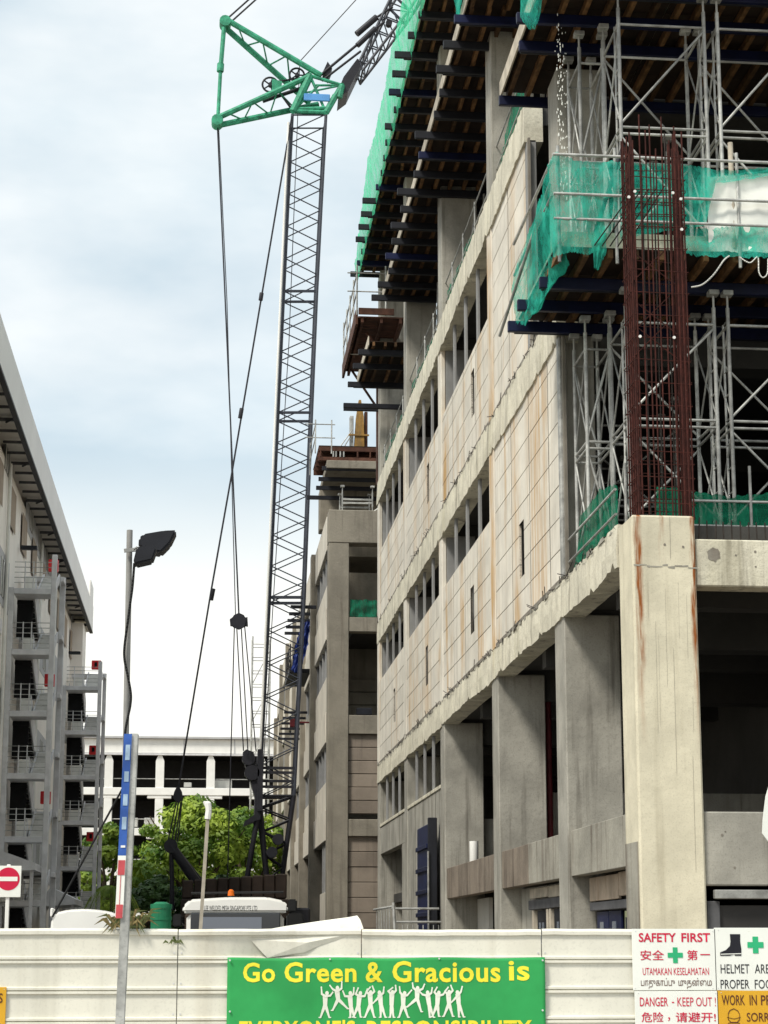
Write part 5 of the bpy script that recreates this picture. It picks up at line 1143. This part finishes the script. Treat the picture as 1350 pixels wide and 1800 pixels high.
for i, (a, b) in enumerate(zip(sheets, sheets[1:])):
    mb = MB(); n = 14; g = []
    for j in range(n + 1):
        x = a + .004 + (b - a - .008) * j / n; w_ = .006 * math.sin(x * 3.1 + i) + rg.uniform(-.002, .002); sag = .005 * math.sin(x * 1.7 + i * 2) + rg.uniform(-.002, .002)
        for z, dy in zs:
            dent = 0
            if abs(x - .45) < .6 and z > 1.7: dent = .035 * (1 - abs(x - .45) / .6) * math.sin((z - 1.7) * 14)
            g.append((x, YH + dy + w_ + dent, z + (sag if z > 1.9 else 0)))
    m_ = len(zs); mb.add(g, [(j * m_ + k, j * m_ + k + 1, (j + 1) * m_ + k + 1, (j + 1) * m_ + k) for j in range(n) for k in range(m_ - 1)])
    o = mb.build('sheet', 'hoard', hf, fix=False)
    mm = o.modifiers.new('thickness', 'SOLIDIFY'); mm.thickness = .003; mm.offset = 1
    for z in ribs[:4]:
        for x in (a + .03, b - .03): piece('rivet', 'stair_steel', hf, (x - .006, YH - .012, z + .05), (x + .006, YH - .001, z + .062), 0)
    piece('post', 'galv', hf, (a - .03, YH + .05, 0), (a + .03, YH + .11, 1.9), .004)
for z in (.5, 1.7): piece('rail', 'galv', hf, (-13, YH + .115, z), (12, YH + .16, z + .05), .004)
# torn sheet bent back on top
p = [at(x, y, YH + .12) for x, y in ((440, 1640), (500, 1629), (560, 1620), (612, 1613), (628, 1610))]
q = [at(x, y, YH - .01) for x, y in ((438, 1648), (500, 1646), (560, 1642), (612, 1640), (639, 1632))]
r_ = [at(x, y, YH + .16) for x, y in ((440, 1646), (500, 1643), (560, 1636), (612, 1634), (634, 1636))]
mb = MB(); m_ = 5; mb.add(p + [u.lerp(v, .45) + Vector((0, -.03, .012)) for u, v in zip(p, q)] + q + r_, [(j * m_ + k, j * m_ + k + 1, (j + 1) * m_ + k + 1, (j + 1) * m_ + k) for j in range(3) for k in range(4)])
o = mb.build('torn_sheet', 'hoard', hf, fix=False); mm = o.modifiers.new('thickness', 'SOLIDIFY'); mm.thickness = .004
q = [at(x, y, YH - .006) for x, y in ((470, 1684), (536, 1674), (560, 1663), (635, 1638), (500, 1650), (440, 1652))]
MB().add([q[0], q[1], q[2], q[3], q[4], q[5], at(540, 1657, YH - .028)], [(0, 1, 6), (1, 2, 6), (2, 3, 6), (3, 4, 6), (4, 5, 6), (5, 0, 6)]).build('dent', 'hoard', hf, fix=False)

# banner
YB_ = YH - .06
bn = root('banner', 'green cloth banner with yellow lettering and white dancing figures on the hoarding', 'banner', (1.56, YB_, .4))
def B(px, py): v = at(px, py, YB_); return v.x, v.z
x0, z1 = B(400, 1683); x1, _ = B(958, 1683)
zb0 = at(700, 1845, YB_).z
def bfold(x, z):
    u, v = (x - x0) / (x1 - x0), (z - z1) / (zb0 - z1)
    return YB_ + .012 + .5 * (.008 * math.sin(u * 16 + v * 3.5) + .005 * math.sin(u * 37 - v * 8) + .007 * math.sin(v * 7 + u * 9) + .012 * math.exp(-((u * 3 - v) ** 2) * 6))
mb = MB(); g = []; nx, nz = 90, 30
for j in range(nz + 1):
    for i in range(nx + 1):
        u, v = i / nx, j / nz; x = x0 + (x1 - x0) * u; z = z1 + (zb0 - z1) * v - .008 * math.sin(u * 9.4) ** 2 * (1 - v)
        g.append((x, bfold(x, z), z))
mb.add(g, [(j * (nx + 1) + i, j * (nx + 1) + i + 1, (j + 1) * (nx + 1) + i + 1, (j + 1) * (nx + 1) + i) for j in range(nz) for i in range(nx)])
o = mb.build('cloth', 'banner', bn, smooth=True, fix=False); mm = o.modifiers.new('thickness', 'SOLIDIFY'); mm.thickness = .002; mm.offset = 1
def txt(par, s, a, b, ya, yb, mat, Y, bold=0.0, spacing=1.0):
    p, q = at(a, yb, Y), at(b, ya, Y); return lettering(par, s, p.x, q.x, p.z, q.z, Y, mat, bold, spacing)
for s, a, b in (('Go', 427, 484), ('Green', 500, 627), ('&', 643, 673), ('Gracious', 690, 880), ('is', 895, 931)):
    if s == 'Go': txt(bn, s, a, b, 1692, 1727, 'banner_yellow', YB_ - .004, .024, 1.06)
    elif s == 'is': txt(bn, s, a, b, 1689, 1724, 'banner_yellow', YB_ - .004, .024, 1.06)
    else: txt(bn, s, a, b, 1691 if s != 'Gracious' else 1689, 1727, 'banner_yellow', YB_ - .004, .024, 1.06)
txt(bn, 'EVERYONE\'S', 420, 625, 1793, 1826, 'banner_yellow', YB_ - .004, .024, 1.06); txt(bn, 'RESPONSIBILITY', 645, 935, 1793, 1826, 'banner_yellow', YB_ - .004, .024, 1.06)
for o in [c for c in bn.children if c.name.startswith('lettering')]:
    for v in o.data.vertices: p = v.co + WL[bn.name]; v.co.y += bfold(p.x, p.z) - .0035 - p.y
# thirteen printed figures: head, shoulder, hip, foot, foot, elbow, hand, elbow, hand (in fifths of a picture pixel from the banner's print origin)
figs = [((120, 125), (105, 150), (105, 220), (65, 330), (140, 330), (76, 132), (72, 75), (148, 145), (168, 118)),
        ((208, 80), (205, 108), (215, 175), (168, 270), (295, 255), (170, 92), (145, 60), (243, 85), (245, 30)),
        ((318, 125), (315, 152), (322, 225), (318, 330), (352, 330), (272, 150), (255, 108), (345, 132), (348, 80)),
        ((403, 125), (395, 150), (388, 225), (405, 326), (345, 326), (364, 132), (384, 82), (440, 150), (462, 92)),
        ((490, 118), (486, 142), (490, 215), (442, 328), (520, 328), (455, 112), (486, 75), (522, 110), (506, 66)),
        ((565, 120), (570, 146), (577, 215), (575, 328), (615, 328), (535, 185), (512, 208), (598, 122), (603, 75)),
        ((675, 116), (670, 138), (668, 220), (656, 328), (684, 328), (640, 108), (676, 78), (705, 102), (701, 60)),
        ((778, 125), (766, 148), (766, 215), (731, 328), (806, 328), (740, 118), (735, 72), (800, 142), (836, 100)),
        ((888, 82), (885, 108), (884, 168), (800, 240), (918, 280), (850, 78), (845, 40), (930, 88), (946, 50)),
        ((973, 120), (975, 147), (985, 215), (990, 328), (1022, 328), (930, 136), (908, 114), (1005, 122), (1012, 80)),
        ((1068, 122), (1060, 147), (1056, 215), (1068, 320), (1014, 320), (1030, 116), (1052, 76), (1105, 136), (1132, 95)),
        ((1155, 115), (1150, 142), (1155, 210), (1110, 320), (1186, 320), (1120, 110), (1146, 76), (1186, 102), (1170, 60)),
        ((1225, 118), (1230, 142), (1236, 210), (1238, 325), (1278, 325), (1198, 178), (1176, 200), (1255, 112), (1266, 70))]
def fp(q): return Vector((550 + q[0] / 4.82, 1720 + q[1] / 4.82))
for fg in figs:
    mb = MB(); hd_, sh, hp_, fa, fb_, ea, ha, eb, hb_ = [fp(q) for q in fg]; lay = [0]
    def put(pts):
        lay[0] += 1; vs = []
        for q in pts: p = at(q.x, q.y, YB_); vs.append((p.x, bfold(p.x, p.z) - .0035 - lay[0] * .00015, p.z))
        mb.add(vs, [tuple(range(len(vs)))])
    def limb(A, Bv, wa, wb):
        d = (Bv - A).normalized(); nrm = Vector((-d.y, d.x)); put([A + nrm * wa - d * wa * .5, A - nrm * wa - d * wa * .5, Bv - nrm * wb + d * wb * .5, Bv + nrm * wb + d * wb * .5])
    def disc(c, ra, rb_, n=14): put([c + Vector((math.cos(6.2832 * i / n) * ra, math.sin(6.2832 * i / n) * rb_)) for i in range(n)])
    limb(sh, hp_, 4.4, 3.6); disc(sh, 4.3, 2.6); disc(hp_, 3.8, 3)
    for ft in (fa, fb_):
        kn = hp_.lerp(ft, .5); limb(hp_.lerp(kn, .1), kn, 3.1, 2.3); limb(kn, ft, 2.2, 1.4); disc(ft + Vector((.9 if ft.x > hp_.x else -.9, .2)), 2.8, 1.2, 8)
    for e, h_ in ((ea, ha), (eb, hb_)): limb(sh, e, 2.3, 1.7); disc(e, 1.7, 1.7, 8); limb(e, h_, 1.6, 1.1); disc(h_, 1.5, 1.7, 8)
    disc(hd_, 3.2, 4.0)
    mb.build('printed_figure', 'banner_cream', bn, fix=False)
for px, py in ((404, 1688), (580, 1686), (772, 1685), (954, 1688), (404, 1778), (954, 1776)):
    p = at(px, py, YB_); MB().tube((p.x, YB_ - .003, p.z), (p.x, YB_ + .01, p.z), .008, 10).build('eyelet', 'stair_steel', bn)

# ------------------------------------------------------------------ safety boards
YP = YH - .03
def board(px0, px1, py0, py1, mat, label):
    a, b = at(px0, py1, YP), at(px1, py0, YP)
    r0 = root('safety_board', label, 'sign', ((a.x + b.x) / 2, YP, a.z)); piece('plate', mat, r0, (a.x, YP, a.z), (b.x, YP + .006, b.z), .002)
    for q in ((px0 + 4, py0 + 4), (px1 - 4, py0 + 4), (px0 + 4, py1 - 4), (px1 - 4, py1 - 4)):
        p = at(*q, YP); MB().tube((p.x, YP - .003, p.z), (p.x, YP, p.z), .004, 8).build('screw', 'stair_steel', r0)
    return r0
YT = YP - .003
def cross(par, cx, cy, s, t, mat):
    c = at(cx, cy, YT); s *= YT / FPX; t *= YT / FPX
    flat(par, 'cross', mat, [(c.x - t, c.z - s), (c.x + t, c.z - s), (c.x + t, c.z - t), (c.x + s, c.z - t), (c.x + s, c.z + t), (c.x + t, c.z + t), (c.x + t, c.z + s), (c.x - t, c.z + s), (c.x - t, c.z + t), (c.x - s, c.z + t), (c.x - s, c.z - t), (c.x - t, c.z - t)], YT, .001)
b1 = board(1113, 1257, 1633, 1741, 'sign_white', 'white safety first board in four languages with a green cross')
txt(b1, 'SAFETY', 1123, 1188, 1640, 1656, 'sign_red', YT, .02); txt(b1, 'FIRST', 1198, 1248, 1640, 1656, 'sign_red', YT, .02)
txt(b1, '安全', 1126, 1167, 1670, 1688, 'sign_red', YT, .008); txt(b1, '第', 1208, 1226, 1670, 1688, 'sign_red', YT, .008); txt(b1, '一', 1231, 1248, 1677, 1679, 'sign_red', YT, 0)
cross(b1, 1187, 1679, 13.5, 4.2, 'sign_green')
txt(b1, 'UTAMAKAN KESELAMATAN', 1130, 1246, 1701, 1714, 'sign_red', YT, 0.0)
txt(b1, 'பாதுகாப்பு', 1127, 1186, 1719, 1738, 'sign_brown', YT, 0); txt(b1, 'முதன்ைம', 1193, 1251, 1719, 1738, 'sign_brown', YT, 0)
b2 = board(1118, 1262, 1742, 1850, 'sign_white', 'white danger keep out board below the safety first board')
txt(b2, 'DANGER', 1125, 1174, 1753, 1769, 'sign_red', YT, .006); txt(b2, '-', 1181, 1185, 1761, 1763, 'sign_red', YT, 0); txt(b2, 'KEEP OUT !', 1191, 1258, 1753, 1769, 'sign_red', YT, 0.0)
txt(b2, '危险', 1128, 1166, 1779, 1797, 'sign_red', YT, .008); txt(b2, '，', 1174, 1178, 1788, 1795, 'sign_red', YT, 0); txt(b2, '请避开!', 1188, 1258, 1779, 1797, 'sign_red', YT, .008)
b3 = board(1258.5, 1402, 1631, 1740.5, 'sign_white', 'white helmet and footwear board with a black boot and green cross')
bt = [(1283, 1642), (1301, 1642), (1301, 1655), (1303, 1668), (1303, 1680), (1292, 1680), (1291, 1677), (1283, 1680), (1266, 1680), (1266, 1674), (1276, 1670), (1283, 1663), (1284, 1655)]
flat(b3, 'boot', 'sign_black', [(at(x, y, YT).x, at(x, y, YT).z) for x, y in bt], YT, .001)
flat(b3, 'boot_sole_line', 'sign_white', [(at(x, y, YT).x, at(x, y, YT).z) for x, y in ((1267, 1676.6), (1303, 1675.6), (1303, 1677), (1267, 1678))], YT - .0015, .0008)
cross(b3, 1328, 1661, 14.5, 5, 'sign_green')
txt(b3, 'HELMET', 1267, 1317, 1695, 1711, 'sign_black', YT, 0.0); txt(b3, 'ARE', 1327, 1352, 1695, 1711, 'sign_black', YT, 0.0)
txt(b3, 'PROPER', 1267, 1317, 1722, 1738, 'sign_black', YT, 0.0); txt(b3, 'FOOT', 1327, 1366, 1722, 1738, 'sign_black', YT, 0.0)
b4 = board(1263.5, 1407, 1741, 1850, 'sign_yellow', 'amber work in progress board with a bowing helmeted worker outline')
txt(b4, 'WORK', 1269, 1309, 1749, 1767, 'sign_brown', YT, .008); txt(b4, 'IN', 1318, 1330, 1749, 1767, 'sign_brown', YT, .008); txt(b4, 'PROGRESS', 1338, 1420, 1749, 1767, 'sign_brown', YT, .008)
txt(b4, 'SORRY', 1313, 1362, 1780, 1796, 'sign_brown', YT, .006)
mb = MB(); c0 = [(1280, 1792), (1280, 1782), (1283, 1776), (1290, 1773), (1297, 1777), (1300, 1783), (1300, 1792), (1296, 1797), (1285, 1797), (1280, 1792)]
for u, v in zip(c0, c0[1:]): mb.bar(at(*u, YT), at(*v, YT), .002, .006)
mb.path([at(1278, 1788, YT), at(1290, 1791, YT), at(1302, 1788, YT)], .002, 4).path([at(1274, 1808, YT), at(1281, 1798, YT), at(1299, 1798, YT), at(1306, 1808, YT)], .0025, 4)
mb.build('worker_outline', 'sign_brown', b4)
b5 = board(-120, 11.5, 1735, 1850, 'sign_yellow', 'amber board cut off by the picture edge low on the hoarding')
txt(b5, 'S', -3, 5, 1746, 1763, 'sign_brown', YT, .01)

# feather flag cut by the picture edge
ff = root('feather_flag', 'white feather flag just entering the picture beside the shutter', 'flag', (5.3, 17.2, 0))
pts = [(1352, 1380), (1346, 1400), (1341, 1440), (1340, 1465), (1352, 1481), (1400, 1500), (1440, 1380), (1440, 1100), (1400, 1180), (1366, 1290)]
MB().prism([at(x, y, 17.2) for x, y in pts], (0, .012, 0)).build('flag_cloth', 'sign_white', ff)
q = at(1441, 1300, 17.2); rod('flag_pole', 'galv', ff, (q.x, 17.2, 0), (q.x, 17.2, q.z + 1.6), .015)

# ------------------------------------------------------------------ plants
def leaf_cloud(mb, c, rad, n, size, rg, squash=.8):
    for _ in range(n):
        d = Vector((rg.gauss(0, 1), rg.gauss(0, 1), rg.gauss(0, 1))).normalized(); r = rad * rg.uniform(.45, 1.0) ** .6
        p = c + Vector((d.x * r, d.y * r, d.z * r * squash)); nrm = (d + Vector((rg.uniform(-.7, .7), rg.uniform(-.7, .7), rg.uniform(-.1, .9)))).normalized()
        t = nrm.cross(Vector((rg.uniform(-1, 1), rg.uniform(-1, 1), rg.uniform(-1, 1)))).normalized(); b = nrm.cross(t); s = size * rg.uniform(.6, 1.4)
        mb.add([p - t * s, p + b * s * .5, p + t * s, p - b * s * .5], [(0, 1, 2, 3)])
def tree(x, y, h, rx, label, mat, seed, n=70, base=.28, size=.17, group='street trees'):
    rg = random.Random(seed); t = root('tree', label, 'tree', (x, y, 0), group); tr = MB(); top = h * .5
    tr.tube((x, y, 0), (x + .1, y, top), h * .03, 10, h * .018); lm = []
    for k in range(9):
        a = 6.2832 * k / 9 + rg.uniform(-.3, .3); e = Vector((x + math.cos(a) * rx * rg.uniform(.4, .7), y + math.sin(a) * rx * .6, h * rg.uniform(.55, .88))); s = Vector((x + .05, y, top * rg.uniform(.5, 1)))
        m_ = s.lerp(e, .5) + Vector((0, 0, h * .05)); tr.tube(s, m_, h * .011, 6, h * .008).tube(m_, e, h * .008, 5, h * .003)
    tr.build('trunk', 'bark', t); cw = MB()
    for k in range(n):
        a = rg.uniform(0, 6.2832); u = rg.uniform(0, 1); z = h * (base + (1 - base) * u); prof_ = math.sin(min(1, .22 + u * .8) * math.pi) ** .6
        rr = rx * prof_ * rg.uniform(.35, 1.0); c = Vector((x + math.cos(a) * rr, y + math.sin(a) * rr * .8, z - h * .07)); leaf_cloud(cw, c, rx * rg.uniform(.13, .25), 170, size, rg, .65)
    cw.build('crown', mat, t, fix=False); return t
a = at(300, 1600, 118); tree(a.x + 1.4, 118, 11.2, 5.0, 'broad bright green tree behind the crane gantry', 'leaf', 1, n=150)
a = at(420, 1600, 122); tree(a.x + .3, 122, 11.0, 4.4, 'lime green tree crown behind the crane boom foot', 'leaf', 2, n=110)
a = at(190, 1600, 116); tree(a.x, 116, 9.6, 2.7, 'leafy green tree behind the blue striped sign pole', 'leaf', 3, n=70)
a = at(280, 1600, 108); tree(a.x, 108, 5.8, 3.2, 'dark low tree below the bright crowns', 'leaf_dark', 4, n=70, base=.1)  # leaves in the darker green
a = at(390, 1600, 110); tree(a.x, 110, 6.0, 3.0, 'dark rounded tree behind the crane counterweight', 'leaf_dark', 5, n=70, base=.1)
a = at(155, 1600, 135); tree(a.x, 135, 8.2, 2.0, 'pale green tree seen through the farther stair tower', 'leaf', 6, n=50)
# palm-like weeping plant by the sign pole
pm = root('palm', 'drooping yellowish palm before the trees by the sign pole', 'palm', (at(196, 1600, 100).x, 100, 0)); rg = random.Random(12)
px_ = WL[pm.name].x; MB().tube((px_, 100, 0), (px_, 100, 4.6), .13, 8, .09).build('trunk', 'bark', pm)
for k in range(13):
    a = 6.2832 * k / 13; mb = MB(); pts = [Vector((px_ + math.cos(a) * s * 1.5, 100 + math.sin(a) * s * 1.5, 4.6 + 1.5 * s - 2.6 * s * s)) for s in (0, .2, .4, .6, .8, 1.0)]
    for u, v in zip(pts, pts[1:]):
        mb.tube(u, v, .015, 4); d = (v - u).normalized(); sd = d.cross(Vector((0, 0, 1))).normalized()
        for j in range(5):
            o_ = u.lerp(v, j / 5)
            for s_ in (-1, 1): e = o_ + sd * s_ * .3 + d * .15 - Vector((0, 0, .3)); mb.add([o_, o_ + d * .05, e], [(0, 1, 2)])
    mb.build('frond', 'leaf', pm, fix=False)
# weeds on the hoarding
def weed(px, py, n, l_, label, mats, seed, Y):
    rg = random.Random(seed); c = at(px, py, Y); t = root('weed', label, 'weed', c)
    for m_ in mats:
        mb = MB()
        for k in range(n):
            a = rg.uniform(0, 6.2832); ln = l_ * rg.uniform(.5, 1.2); b = c + Vector((rg.uniform(-.12, .12) * l_ * 6, rg.uniform(-.03, .03), 0)); e = b + Vector((math.cos(a) * ln, -abs(math.sin(a)) * ln * .3, rg.uniform(-.5, .9) * ln)); mid = b.lerp(e, .5) + Vector((0, 0, ln * .35))
            sd = (e - b).cross(Vector((0, 1, 0))).normalized() * .011; mb.add([b - sd * .5, b + sd * .5, mid + sd, mid - sd, e], [(0, 1, 2, 3), (3, 2, 4)])
        mb.build('blade' if m_ != 'dry_leaf' else 'dry_blade', mat=m_, parent=t, fix=False)
weed(222, 1630, 60, .17, 'green and dry weed tuft growing over the hoarding behind the sign pole', ('grass_leaf', 'dry_leaf'), 3, YH - .03)
weed(303, 1657, 7, .07, 'tiny leafy sprig poking out of a hoarding joint', ('grass_leaf',), 4, YH - .03)
# debris on far roofs: pile at the end of the street

dr = MB(); rg = random.Random(31)
for k in range(150):
    x, y = ((5.98, 30.2), (6.16, 30.6), (6.05, 30.4))[k % 3]; z = rg.uniform(14.6, 18.0); x += rg.gauss(0, .03); r_ = rg.uniform(.004, .011); h_ = r_ * rg.uniform(1.5, 3.5)
    dr.tube((x, y, z), (x, y, z + h_), r_, 5).tube((x, y, z + h_), (x, y, z + h_ * 2), r_, 5, r_ * .2)
dr.build('dripping_water', 'sign_white', None, label='white water drops trickling from the deck above the netted corner', cat='water', kind='stuff')
